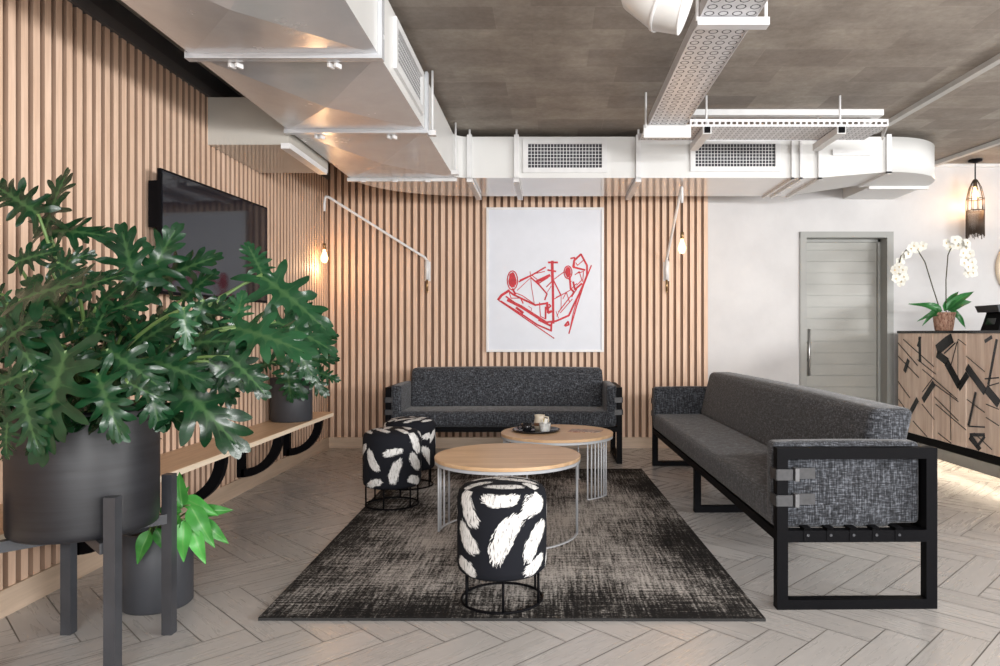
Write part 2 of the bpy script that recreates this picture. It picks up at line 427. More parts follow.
for yj in (2.1, 3.21, 4.40):
    g = G(); e = .02; t = .0105
    for dy in (-.0125, .0125):
        g.box(DL-e, DR+e, yj+dy-t, yj+dy+t, ZB-e-.004, ZB-.001); g.box(DR+.001, DR+e, yj+dy-t, yj+dy+t, ZB-.001, ZT+.02); g.box(DL-e, DL-.001, yj+dy-t, yj+dy+t, ZB-.001, ZT+.02)
    g.build('flange', M['galv'], duct, .003, True)
    for xx in (DL+.18, DR-.22):
        g = G()
        for dx in (-.016, .016): g.bar((xx+dx-.008, yj+.035, ZB-.03), (xx+dx+.008, yj+.07, ZB-.03), .012, .022)
        g.build('clip', M['white_metal'], duct, .002, True)
g = G(); g.box(DL-.02, DR+.02, 5.745, 5.775, ZB-.03, ZB-.001); g.build('flange', M['white_metal'], duct, .003, True)
for xx in (-1.53, -1.27, -1.0):
    g = G(); g.bar((xx-.02, 5.735, ZB-.03), (xx+.02, 5.735, ZB-.03), .012, .02); g.build('clip', M['white_metal'], duct, .002, True)
# elbow and straight run
pts_o = [(-.70-.945*math.cos(a), 5.76+.77*math.sin(a)) for a in [k/16*PI/2 for k in range(17)]]
pts_i = [(DR+.11*(1-math.cos(a)), 5.76-.11+.11*math.sin(a)+.0) for a in [k/6*PI/2 for k in range(7)]]
def wall_strip(g, line, z0, z1):
    vs = [(g.bm.verts.new((x_, y_, z0)), g.bm.verts.new((x_, y_, z1))) for x_, y_ in line]
    for a, b in zip(vs, vs[1:]): g.face([a[0], b[0], b[1], a[1]])
g = G(); g.sm = True; wall_strip(g, pts_o, ZB, ZT); wall_strip(g, [(DR, 5.65)]+[(DR+.11*(1-math.cos(a)), 5.65+.11*math.sin(a)) for a in [k/8*PI/2 for k in range(9)]], ZB, ZT)
g.sm = False
inner = [(DR+.11*(1-math.cos(a)), 5.65+.11*math.sin(a)) for a in [k/8*PI/2 for k in range(9)]]
ring = pts_o+[(-.675, 5.76)]
for zz, mi in ((ZB, 1), (ZT, 0)):
    g.m = mi; g.face([g.bm.verts.new((x_, y_, zz)) for x_, y_ in ring])
    g.face([g.bm.verts.new((x_, y_, zz)) for x_, y_ in inner+[(DR+.11, 5.765), (DR-.02, 5.765), (DR-.02, 5.65)]])
g.build('elbow', [M['white_paint'], M['duct_gloss']], duct, 0, True)
YD0, YD1 = 5.76, 6.53
g = G()
for yy in (YD0, YD1): wall_strip(g, [(-.7, yy), (2.2, yy)], ZB, ZT)
g.face([g.bm.verts.new((x_, y_, ZT)) for x_, y_ in ((-.7, YD0), (2.2, YD0), (2.2, YD1), (-.7, YD1))])
g.m = 1; g.face([g.bm.verts.new((x_, y_, ZB)) for x_, y_ in ((-.7, YD0), (2.2, YD0), (2.2, YD1), (-.7, YD1))])
g.build('duct_section', [M['white_paint'], M['duct_gloss']], duct, 0, True)
# reducer, right elbow, drop into the wall
ZB2 = 2.455
g = G(); g.hexa([(2.2, YD0, ZB), (2.2, YD1, ZB), (2.78, 6.27, ZB2), (2.78, YD0, ZB2)], [(2.2, YD0, ZT), (2.2, YD1, ZT), (2.78, 6.27, ZT), (2.78, YD0, ZT)])
g.build('reducer', [M['white_paint']], duct, 0, True)
arc = [(2.82+.58*math.sin(a), 6.33-.57*math.cos(a)) for a in [k/14*PI/2 for k in range(15)]]
g = G(); g.sm = False; g.prism([(2.78, 6.33), (2.78, YD0)]+arc, ZB2, ZT)
for f_ in g.bm.faces:
    if len(f_.verts) == 4: f_.smooth = True
g.build('elbow', M['white_paint'], duct, 0, True)
g = G(); g.box(2.90, 3.40, 6.33, YW, ZB2, ZT); g.build('duct_section', M['white_paint'], duct, 0, True)
g = G(); g.box(2.88, 3.42, 6.315, 6.345, ZB2-.025, ZB2); g.build('flange', M['white_metal'], duct, .003, True)
for xx, w in ((1.99, .02), (2.06, .02), (2.215, .03), (2.78, .04)):
    z0, yb = (ZB, YD1) if xx < 2.5 else (ZB2, 6.27)
    g = G(); g.box(xx-w/2, xx+w/2, YD0-.026, YD0-.001, z0-.016, ZT+.015); g.box(xx-w/2, xx+w/2, YD0-.026, yb, z0-.02, z0-.001)
    g.build('flange', M['white_metal'], duct, .003, True)
# hanger straps with rods
for xx in (-.66, -.275, .725):
    g = G(); g.box(xx-.02, xx+.02, YD0-.03, YD0-.001, ZB-.01, ZT+.01); g.bar((xx, YD0-.03, ZB-.022), (xx, YD1-.02, ZB-.022), .045, .035)
    g.tube([(xx, YD0-.015, ZT), (xx, YD0-.015, ZC)], .009, 8); g.build('hanger', M['white_metal'], duct, .002, True)
for yy in (4.46, 5.56):
    g = G(); g.tube([(DR+.035, yy, ZB-.0), (DR+.035, yy, ZC)], .008, 8); g.box(DR+.001, DR+.06, yy-.02, yy+.02, ZB-.02, ZB+.012); g.build('hanger', M['white_metal'], duct, 0, True)
g = G(); g.box(2.32, 2.63, YD0-.02, YD0, 2.59, 2.635); g.build('access_strip', M['white_metal'], duct, .003, True)

def grille(o, ux, w, h):
    """o = lower corner, ux = direction along the face, faces out along n"""
    o, ux = Vector(o), Vector(ux); n = ux.cross(Vector((0, 0, 1)))
    def bx(g, a0, a1, z0, z1, d0, d1):
        q = [o+ux*a+Vector((0, 0, z)) for a, z in ((a0, z0), (a1, z0), (a1, z1), (a0, z1))]
        g.hexa([v+n*d0 for v in q], [v+n*d1 for v in q])
    g = G(); t = .042
    bx(g, 0, w, 0, t, .001, .018); bx(g, 0, w, h-t, h, .001, .018); bx(g, 0, t, t, h-t, .001, .018); bx(g, w-t, w, t, h-t, .001, .018)
    fr = g.build('grille', M['white_metal'], duct, 0, True)
    g = G(); bx(g, t, w-t, t, h-t, .001, .003); k = g.build('backing', M['dark_void'], fr); k.data.transform(Matrix.Translation(-duct.location))
    g = G(); nx = int((w-2*t)/.026); nz = 7
    for i in range(1, nx): a = t+(w-2*t)*i/nx; bx(g, a-.0022, a+.0022, t, h-t, .0062, .0072)
    for i in range(1, nz): a = t+(h-2*t)*i/nz; bx(g, t, w-t, a-.0022, a+.0022, .005, .006)
    k = g.build('blades', M['white_metal'], fr); k.data.transform(Matrix.Translation(-duct.location))
grille((-.222, YD0, 2.445), (1, 0, 0), .69, .28)
grille((1.152, YD0, 2.455), (1, 0, 0), .74, .27)
grille((DR, 3.50, 2.455), (0, 1, 0), .76, .26)

# ------------------------------------------------------------------ perforated cable trays
def perforated(g, x0, x1, y0, y1, z, cell, r, along):
    nx, ny = max(1, round((x1-x0)/cell)), max(1, round((y1-y0)/cell)); cx_, cy_ = (x1-x0)/nx, (y1-y0)/ny
    grid = {}
    def gv(i, j):
        if (i, j) not in grid: grid[(i, j)] = g.bm.verts.new((x0+i*cx_, y0+j*cy_, z))
        return grid[(i, j)]
    for i in range(nx):
        for j in range(ny):
            mx, my = x0+(i+.5)*cx_, y0+(j+.5)*cy_
            c = [gv(i, j), gv(i+1, j), gv(i+1, j+1), gv(i, j+1)]
            hv = [g.bm.verts.new((mx+r*math.cos(a), my+r*math.sin(a), z)) for a in [PI*1.25+k*PI/4 for k in range(8)]]
            for k in range(4):
                a, b = c[k], c[(k+1) % 4]; h0, h1, h2 = hv[2*k], hv[(2*k+1) % 8], hv[(2*k+2) % 8]
                g.face([a, b, h1]); g.face([a, h1, h0]); g.face([b, h2, h1])
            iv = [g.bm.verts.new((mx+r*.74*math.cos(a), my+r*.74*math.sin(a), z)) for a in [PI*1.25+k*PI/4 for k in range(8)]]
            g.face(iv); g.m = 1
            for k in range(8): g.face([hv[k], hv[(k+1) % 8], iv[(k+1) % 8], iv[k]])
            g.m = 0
ZTr = 2.58
M['hole_shade'] = plain('painted_hole_shade', (.10, .10, .11), .8)  # flat dark rings, painted in for the shade round the tray holes
M['tray'] = plain('galvanised_tray', (.68, .68, .70), .38, .05)
ta = thing('cable_tray', 'long perforated grey cable tray running away from the viewer under the ceiling', 'cable tray', (.82, 3.4, ZTr), 0, 'perforated cable trays')
g = G(); perforated(g, .69, .945, 1.6, 4.88, ZTr, .0638, .0245, 1); g.build('perforated_base', [M['tray'], M['hole_shade']], ta, 0, True)
for xx in (.688, .945):
    g = G(); g.box(xx-.002, xx+.002, 1.6, 4.88, ZTr-.004, ZTr+.06); g.build('side_lip', M['tray'], ta, 0, True)
g = G(); g.box(.675, 1.005, 3.20, 3.255, ZTr-.04, ZTr-.004); g.build('joint_bracket', M['tray'], ta, .004, True)
for rx, ry in ((.675, 3.21), (.99, 3.21), (.665, 4.86)): g = G(); g.tube([(rx, ry, ZTr-.02), (rx, ry, ZC)], .008, 8); g.build('hanging_rod', M['white_metal'], ta, 0, True)
tb = thing('cable_tray', 'perforated cable tray crossing in front of the back duct and its right vent', 'cable tray', (1.6, 5.07, ZTr), 0, 'perforated cable trays')
g = G(); perforated(g, .67, 2.36, 4.91, 5.26, ZTr, .0505, .016, 0); g.build('perforated_base', [M['tray'], M['hole_shade']], tb, 0, True)
g = G(); n = 34
for k in range(n):
    a = .98+(2.36-.98)*k/n; b = .98+(2.36-.98)*(k+1)/n
    g.box(a, b, 4.905, 4.909, ZTr-.004, ZTr+.012); g.box(a, b, 4.905, 4.909, ZTr+.03, ZTr+.05); g.box(a, a+.014, 4.905, 4.909, ZTr+.012, ZTr+.03)
g.box(.66, 2.36, 5.26, 5.264, ZTr-.004, ZTr+.05); g.build('side_lip', M['tray'], tb, 0, True)
g = G(); g.box(.655, .985, 4.889, 4.9045, ZTr-.085, ZTr+.006); g.build('junction_plate', M['white_metal'], tb, .002, True)
g = G(); g.hexa([(2.362, 4.905, ZTr), (2.372, 4.905, ZTr), (2.50, 5.26, ZTr), (2.49, 5.26, ZTr)], [(2.362, 4.905, ZTr+.05), (2.372, 4.905, ZTr+.05), (2.50, 5.26, ZTr+.05), (2.49, 5.26, ZTr+.05)]); g.build('end_plate', M['white_metal'], tb, 0, True)
for xx in (1.10, 2.04):
    g = G(); g.box(xx-.03, xx+.03, 4.90, 5.36, ZTr-.055, ZTr-.006); st = g.build('support_strut', M['white_metal'], tb, .004, True)
    for ry in (4.925, 5.33): g = G(); g.tube([(xx, ry, ZTr-.05), (xx, ry, ZC)], .008, 8); g.build('hanging_rod', M['white_metal'], tb, 0, True)
    g = G(); g.box(xx-.02, xx+.02, 4.885, 4.899, ZTr-.05, ZTr-.01); g.build('end_cap', M['black_metal'], tb, 0, True)

# rounded white duct piece hanging at the top edge
wd = thing('round_duct_elbow', 'rounded white metal duct elbow hanging from the ceiling beside the long tray', 'duct', (.36, 2.35, ZC))
path = [P(655, -55, 2.35), P(652, -36, 2.35), P(657, -17, 2.34), P(670, -6, 2.33), P(688, -1, 2.32)]
rad = [.135, .135, .132, .125, .113]
g = G(); g.tube(path, rad, 36, False); g.build('elbow_shell', M['white_paint'], wd, 0, True)
for i in (1, 3):
    d_ = (path[i+1]-path[i-1]).normalized(); g = G(); g.tube([path[i]-d_*.006, path[i]+d_*.006], [rad[i]+.003]*2, 36, True); g.build('seam', M['white_metal'], wd, 0, True)
g = G(); d_ = (path[4]-path[3]).normalized(); g.tube([path[4]-d_*.004, path[4]+d_*.004], [.114, .114], 32); g.build('end_cap', M['white_metal'], wd, 0, True)
g = G(); g.tube([path[0], Vector((path[0].x, path[0].y, ZC))], .135, 32, False); g.build('riser', M['white_paint'], wd, 0, True)
# ------------------------------------------------------------------ rug
RC = [(-1.146, 2.747), (.845, 2.74), (.755, 5.77), (-1.228, 5.77)]; rc = Vector((-.19, 4.25, 0))
g = G(); g.prism([(a-rc.x, b-rc.y) for a, b in RC], .001, .012)
for f_ in g.bm.faces:
    if f_.normal.z < .5 and False: pass
rug = g.build('rug', [M['rug'], M['rug_edge']]); rug.location = rc
for p_ in rug.data.polygons:
    if abs(p_.normal.z) < .5: p_.material_index = 1
tag(rug, 'large distressed black and beige woven rug on the tiled floor', 'rug')

# ------------------------------------------------------------------ sofas (local x along the length, y from front to back)
def sofa(label, L, loc, rz, mid, group):
    D, AH, RT, RB = .66, .66, .335, .275; t = .045
    s = thing('sofa', label, 'sofa', loc, rz, group)
    for x0 in (0, L-t):
        g = G(); x1 = x0+t
        g.box(x0, x1, 0, t, 0, AH); g.box(x0, x1, D-t, D, 0, AH); g.box(x0, x1, t, D-t, AH-t, AH); g.box(x0, x1, t, D-t, 0, .04); g.box(x0, x1, t, D-t, RB, RT-.012)
        g.build('side_frame', M['black_metal'], s, .003)
    for xm in mid:
        g = G(); g.box(xm-t/2, xm+t/2, .01, .05, 0, RB); g.box(xm-t/2, xm+t/2, D-.05, D-.01, 0, RB); g.box(xm-t/2, xm+t/2, .05, D-.05, 0, .04)
        g.build('leg_frame', M['black_metal'], s, .003)
    g = G(); g.box(t, L-t, .004, .044, RB, RB+.04); g.build('front_rail', M['black_metal'], s, .003)
    g = G(); g.box(t, L-t, D-.044, D-.004, RB, RB+.04); g.box(t, L-t, D-.03, D-.004, .60, .64); g.build('back_rail', M['black_metal'], s, .003)
    g = G(); g.box(t, L-t, D-.03, D-.016, RB+.041, .5995); g.build('back_sling', M['black_metal'], s)
    ct = .088
    g = G(); g.cushion(t+.004, L-t-.004, .0, .50, RB+.042, .452, .028, .012, 16); g.build('seat_cushion', M['fabric'], s)
    g = G(); g.cushion(t+.005+ct, L-t-.005-ct, .375, .565, .448, .805, .035, .012, 16, .085); g.build('back_cushion', M['fabric'], s)
    for x0 in (t+.003, L-t-.003-ct):
        g = G(); g.cushion(x0, x0+ct, .0, D-t-.002, RT+.002, AH+.016, .018, .006, 10); g.build('arm_cushion', M['fabric'], s)
    for e in (0, 1):                                             # leather straps round the front post of each end
        xo = -.006 if e == 0 else L+.006; sg = -1 if e == 0 else 1
        for zc in (.552, .446):
            g = G(); w = .045; xin = (t+.02) if e == 0 else (L-t-.02)
            a, b = sorted((xin, xo)); g.box(a, b, -.007, -.001, zc-w/2, zc+w/2)
            a, b = sorted((xo, xo-sg*.006)); g.box(a, b, -.007, .062, zc-w/2, zc+w/2)
            xf = xo-sg*.028
            q = [(xo, .055), (xo-sg*.006, .055), (xf-sg*.006, .08), (xf-sg*.006, .165), (xf, .165), (xf, .08)]
            g.hexa([(x_, y_, zc-w/2) for x_, y_ in q], [(x_, y_, zc+w/2) for x_, y_ in q])
            st = g.build('leather_strap', M['grey_leather'], s, .0015, False, 1)
            g = G(); a, b = sorted((xo+sg*.003, xf-sg*.01)); g.box(a, b, .072, .088, zc-w/2-.004, zc+w/2+.004); g.build('strap_keeper', M['strap_keeper'], st, .001)
        for k in range(5):
            yy = .125+k*.094; g = G()
            a, b = sorted((xo-sg*.003, xo-sg*.0085)); g.box(a, b, yy-.016, yy+.016, RB+.006, RT+.0)
            a, b = sorted((xo-sg*.003, xo-sg*.08)); g.box(a, b, yy-.016, yy+.016, RT-.011, RT-.001)
            wb_ = g.build('webbing_strap', M['black_metal'], s)
            g = G(); a = xo-sg*.003; g.tube([(a-sg*.001, yy, RB+.03), (a+sg*.003, yy, RB+.03)], .006, 10); g.build('rivet', M['charcoal_metal'], wb_)
    return s
sofa('shorter charcoal sofa against the slatted back wall beneath the picture', 2.045, (-1.422, 6.04, 0), 0, (), 'charcoal sofas')
sofa('long charcoal sofa in the right half with black metal side frame facing the viewer', 3.135, (.873, 5.99, 0), -PI/2+.0172, (1.5675,), 'charcoal sofas')

# ------------------------------------------------------------------ ottomans with brush-stroke cloth
m = N('black_brush_stroke_cloth', .9, spec=.15); uv = m.coord('UV')
dn = m.node('ShaderNodeVectorMath', operation='MULTIPLY_ADD')
nz = m.node('ShaderNodeTexNoise'); m.put(nz, 'Vector', uv); nz.inputs['Scale'].default_value = 38; nz.inputs['Detail'].default_value = 4
m.put(dn, 0, nz.outputs['Color']); dn.inputs[1].default_value = (.022, .022, 0); m.put(dn, 2, uv)
wuv = m.mapping(dn.outputs[0], loc=(-.011, -.011, 0))
total = None
# u = arc length round the side from the front (metres), v = height; the top cloth sits at v > .6
strokes = [(.02, .312, 60, .118, .046, .9), (-.145, .415, -60, .095, .040, -.6), (-.15, .29, -46, .080, .038, -.7), (.16, .285, 50, .098, .042, .8), (.155, .425, 12, .068, .045, .5),
    (-.155, .178, -20, .065, .030, .4), (.165, .178, 28, .068, .030, -.4), (.005, .452, 0, .088, .026, -1.2), (.33, .33, -55, .09, .034, -.7), (.31, .2, 40, .075, .033, .6), (-.30, .25, 70, .09, .035, .8),
    (-.31, .37, 10, .07, .024, .6), (.45, .29, 65, .09, .034, .7), (-.45, .31, -60, .085, .034, -.7), (.45, .165, -20, .07, .025, .5), (-.44, .17, 20, .07, .026, .5), (.57, .24, -55, .09, .034, .7), (.58, .38, 5, .07, .024, .6), (-.56, .37, 40, .07, .026, .5),
    (-.06, 1.07, 18, .085, .026, .5), (.08, 1.09, -14, .085, .022, -.5), (.06, 1.02, -18, .10, .026, .4), (-.10, .95, 30, .07, .025, .4), (.02, .90, 4, .085, .026, -.8), (.13, .94, -40, .05, .022, .4), (-.02, 1.15, 8, .07, .016, .4)]
for (u, v, a, ln, wd_, k) in strokes:
    q = m.mapping(wuv, (ln, wd_, 1), (u, v, 0), (0, 0, math.radians(a)), 'TEXTURE')
    sp = m.node('ShaderNodeSeparateXYZ'); m.put(sp, 0, q)
    yy = m.math('MULTIPLY_ADD', m.math('MULTIPLY', sp.outputs[0], sp.outputs[0]), k*.55, sp.outputs[1])
    x2 = m.math('POWER', m.math('ABSOLUTE', sp.outputs[0]), 3); d = m.math('ADD', x2, m.math('MULTIPLY', yy, yy))
    streak_v = m.node('ShaderNodeCombineXYZ'); m.put(streak_v, 0, m.math('MULTIPLY', sp.outputs[0], 1.6)); m.put(streak_v, 1, m.math('MULTIPLY', yy, 9)); streak_v.inputs[2].default_value = u*17+v*5
    s_ = m.noise(streak_v.outputs[0], 1.0, 3, .6)
    d = m.math('ADD', d, m.math('MULTIPLY', m.math('SUBTRACT', s_, .44), 2.1))
    mk = m.math('SMOOTH_MIN', 1, m.math('MAXIMUM', m.math('MULTIPLY', m.math('SUBTRACT', .98, d), 9), 0), .05)
    total = mk if total is None else m.math('MAXIMUM', total, mk)
gr = m.noise(m.mapping(uv, (150, 26, 1), rot=(0, 0, math.radians(-35))), 1, 4, .7); white = m.ramp(gr, [(.36, (.10, .10, .10)), (.45, (.62, .615, .60)), (.68, (.74, .735, .72))])
m.set('Base Color', m.mix(total, (.010, .011, .015), white)); m.bump(gr, .1, .003); M['brush_cloth'] = m.mat

def ottoman(label, loc, rz):
    o = thing('ottoman', label, 'ottoman', loc, rz, 'brush-stroke ottomans')
    R, z0, z1 = .187, .128, .487
    g = G(); bm = g.bm; uvl = bm.loops.layers.uv.new('UVMap')
    prof = [(0, z0+.012), (R-.05, z0), (R-.018, z0+.003), (R-.004, z0+.016), (R, z0+.04), (R+.001, z0+.17), (R, z1-.05), (R-.006, z1-.026), (R-.022, z1-.009), (R-.05, z1+.001), (R*.5, z1+.008), (0, z1+.010)]
    g.lathe(prof, (0, 0, 0), 64); bmesh.ops.recalc_face_normals(bm, faces=bm.faces[:])
    for f_ in bm.faces:
        c = f_.calc_center_median()
        if c.z > z1-.012:
            for lp in f_.loops: lp[uvl].uv = (lp.vert.co.x, 1+lp.vert.co.y)
        else:
            ac = math.atan2(c.x, -c.y)
            for lp in f_.loops:
                a = math.atan2(lp.vert.co.x, -lp.vert.co.y)
                while a-ac > PI: a -= 2*PI
                while a-ac < -PI: a += 2*PI
                if lp.vert.co.xy.length < 1e-4: a = ac
                lp[uvl].uv = (a*R, lp.vert.co.z)
    g.build('cushion', M['brush_cloth'], o)
    g = G(); rr = R-.018; g.tube([(rr*math.cos(a), rr*math.sin(a), .0065) for a in [2*PI*k/48 for k in range(49)]], .0055, 8, False); g.build('base_ring', M['black_metal'], o)
    for k in range(6):
        a = 2*PI*k/6+.62; g = G(); g.tube([(rr*math.cos(a), rr*math.sin(a), .007), (rr*math.cos(a), rr*math.sin(a), z0+.004)], .0055, 8); g.build('leg', M['black_metal'], o)
    return o
zr = .012
o1 = ottoman('black and white brush-stroke ottoman nearest the viewer, before the front table', (-.202, 2.945, zr), 0)
copy_thing(o1, 'black and white ottoman left of the tables, the fully visible one of the pair', (-1.03, 4.57, zr), 1.9)
copy_thing(o1, 'black and white ottoman mostly hidden behind another, close to the sofa', (-1.03, 5.14, zr), 4.2)

# ------------------------------------------------------------------ coffee tables
M['table_metal'] = plain('pale_grey_steel', (.50, .52, .55), .3)
def table(label, c, R, zt, groups):
    t = thing('coffee_table', label, 'coffee table', (*c, zr), 0, 'round coffee tables'); zt -= zr
    g = G(); g.lathe([(0, zt-.02), (R-.004, zt-.02), (R-.001, zt-.018), (R, zt-.003), (R-.003, zt), (0, zt)], n=96)
    for f_ in g.bm.faces: f_.smooth = False
    g.build('tabletop', M['table_wood'], t)
    Rb = R-.02
    g = G(); g.ring((0, 0, zt-.036), R-.006, .008, .0155, 96); g.build('rim', M['table_metal'], t)
    for a0, a1, n in groups:
        g = G(); g.ring((0, 0, .001), Rb, .012, .006, 40, math.radians(a0), math.radians(a1)); g.build('base_arc', M['table_metal'], t)
        for k in range(n):
            a = math.radians(a0+(a1-a0)*k/(n-1)) if n > 1 else math.radians((a0+a1)/2)
            g = G(); x, y = Rb*math.cos(a), Rb*math.sin(a); g.tube([(x, y, .004), (x, y, zt-.03)], .0058, 8); g.build('leg', M['table_metal'], t)
    return t
table('round oak coffee table in front, closest to the viewer', (-.237, 3.95), .41, .445, [(156, 182, 4), (-9, 4, 3), (-95, -9, 2), (76, 156, 2)])
table('round oak coffee table behind the front one, with a black tray on it', (.05, 5.0), .40, .425, [(-58, -28, 7), (62, 66, 1), (150, 215, 9)])

# tray and tea things
TT = .4255
tr = tag(None or G().lathe([(0, .003), (.155, .003), (.165, .016), (.171, .016), (.172, .012), (.160, 0), (0, 0)], n=64).build('serving_tray', M['black_gloss']), 'round black serving tray on the rear coffee table', 'tray'); tr.location = (-.10, 5.03, TT)
zt = TT+.0035
M['cream'] = plain('cream_ceramic', (.62, .55, .44), .35); M['coffee'] = plain('coffee', (.05, .022, .010), .2); M['brown'] = plain('brown_glaze', (.16, .08, .045), .3)
m = N('clear_glass', .03, col=(.95, .97, .96)); m.set('Transmission Weight', .55); m.set('IOR', 1.45); f = m.noise(m.coord(), 20, 1); m.set('Roughness', m.ramp(f, [(0, g3(.02)), (1, g3(.04))])); M['glass'] = m.mat
cup = thing('coffee_cup', 'small black coffee cup at left on the tray', 'cup', (-.165, 4.99, zt))
g = G(); g.lathe([(0, 0), (.026, 0), (.036, .02), (.041, .058), (.038, .058), (.033, .02), (.02, .006), (0, .005)], n=32); g.build('body', M['black_gloss'], cup)
g = G(); g.lathe([(0, .048), (.0375, .048), (.0375, .050), (0, .050)], n=32); g.build('coffee', M['coffee'], cup)
g = G(); g.tube([(-.038, 0, .045), (-.06, 0, .045), (-.064, 0, .03), (-.056, 0, .016), (-.034, 0, .018)], .005, 8); g.build('handle', M['black_gloss'], cup)
g = G(); g.lathe([(0, 0), (.05, 0), (.06, .006), (.06, .009), (.045, .004), (0, .004)], n=32)
jug = thing('milk_jug', 'cream jug with brown band at the back of the tray', 'jug', (-.075, 5.10, zt))
g = G(); g.lathe([(0, 0), (.032, 0), (.043, .03), (.040, .06), (.034, .085), (.039, .105), (.036, .105), (.031, .085), (.036, .05), (.03, .008), (0, .006)], n=32); g.build('body', M['cream'], jug)
g = G(); g.lathe([(.0432, .028), (.0442, .032), (.0425, .05), (.0412, .05)], n=32); g.build('band', M['brown'], jug)
g = G(); g.tube([(.036, 0, .092), (.062, 0, .088), (.066, 0, .06), (.056, 0, .034), (.040, 0, .03)], .005, 8); g.build('handle', M['cream'], jug)
gl = thing('glass_bowl', 'small clear glass holding cream and yellow sachets on the tray', 'glass', (-.035, 4.955, zt))
g = G(); g.lathe([(0, 0), (.030, 0), (.036, .012), (.042, .065), (.0395, .065), (.0335, .014), (.026, .006), (0, .006)], n=32); g.build('bowl', M['glass'], gl)
M['sachet_y'] = plain('yellow_paper', (.62, .50, .20), .7); M['sachet_w'] = plain('white_paper', (.78, .76, .72), .7)
for k, (dx, dy, a, mm) in enumerate(((-.012, 0, .25, 'sachet_w'), (.012, .008, -.2, 'sachet_y'), (.0, -.012, .1, 'sachet_w'), (.016, -.008, -.35, 'sachet_w'))):
    g = G(); d_ = Vector((math.sin(a), .15*(k-1), math.cos(a))).normalized(); a_ = Vector((dx, dy, .012)); g.bar(a_, a_+d_*.085, .022, .004, (0, 1, 0)); g.build('sachet', M[mm], gl)
# magazine
m = N('magazine_cover', .35); f = m.noise(m.coord(), 16, 4, .6)
m.set('Base Color', m.ramp(f, [(.38, (.55, .40, .28)), (.47, (.30, .09, .05)), (.53, (.60, .47, .36)), (.62, (.24, .16, .12))])); M['cover'] = m.mat
mg = thing('magazine', 'open glossy magazine lying flat on the rear coffee table', 'magazine', (.255, 5.02, TT), -.25)
for sx in (-1, 1):
    g = G(); a, b = sorted((0, sx*.115)); g.box(a, b, -.075, .075, .0005, .0045); g.build('page_block', M['cover'], mg, .001)

# ------------------------------------------------------------------ picture
pic = thing('framed_picture', 'large white framed red line drawing on the slatted back wall', 'picture', (-.049, YB, 1.651))
PX0, PX1, PZ0, PZ1 = -.622, .526, .945, 2.357; yf = YB-.045
g = G(); t = .022
g.box(PX0, PX1, yf, YB-.001, PZ0, PZ0+t); g.box(PX0, PX1, yf, YB-.001, PZ1-t, PZ1); g.box(PX0, PX0+t, yf, YB-.001, PZ0+t, PZ1-t); g.box(PX1-t, PX1, yf, YB-.001, PZ0+t, PZ1-t)
g.build('frame', M['white_metal'], pic, .002, True)
M['paper'] = plain('pale_print_paper', (.66, .69, .75), .45, 0, .02)
g = G(); g.box(PX0+t, PX1-t, yf+.012, YB-.001, PZ0+t, PZ1-t); g.build('paper', M['paper'], pic, 0, True)
M['red_ink'] = plain('red_ink', (.52, .022, .035), .6, 0, .25, 40)
lift = [0]
def ink(g, pts, w):
    """pen line; pts measured on the print, widths in the same units"""
    Y = yf+.0105; q = [P(480+a/5.793, 230+b/5.793, Y) for a, b in pts]; s = Y/F/5.793
    for a, b in zip(q, q[1:]):
        d = b-a
        if d.length < 1e-6: continue
        d = d.normalized(); n = Vector((-d.z, 0, d.x))*w*s*.62; a2, b2 = a-d*w*s*.2, b+d*w*s*.2; lift[0] += .00001; up = Vector((0, -.0008-lift[0], 0))
        g.hexa([a2-n, b2-n, b2+n, a2+n], [a2-n+up, b2-n+up, b2+n+up, a2+n+up])
g = G()
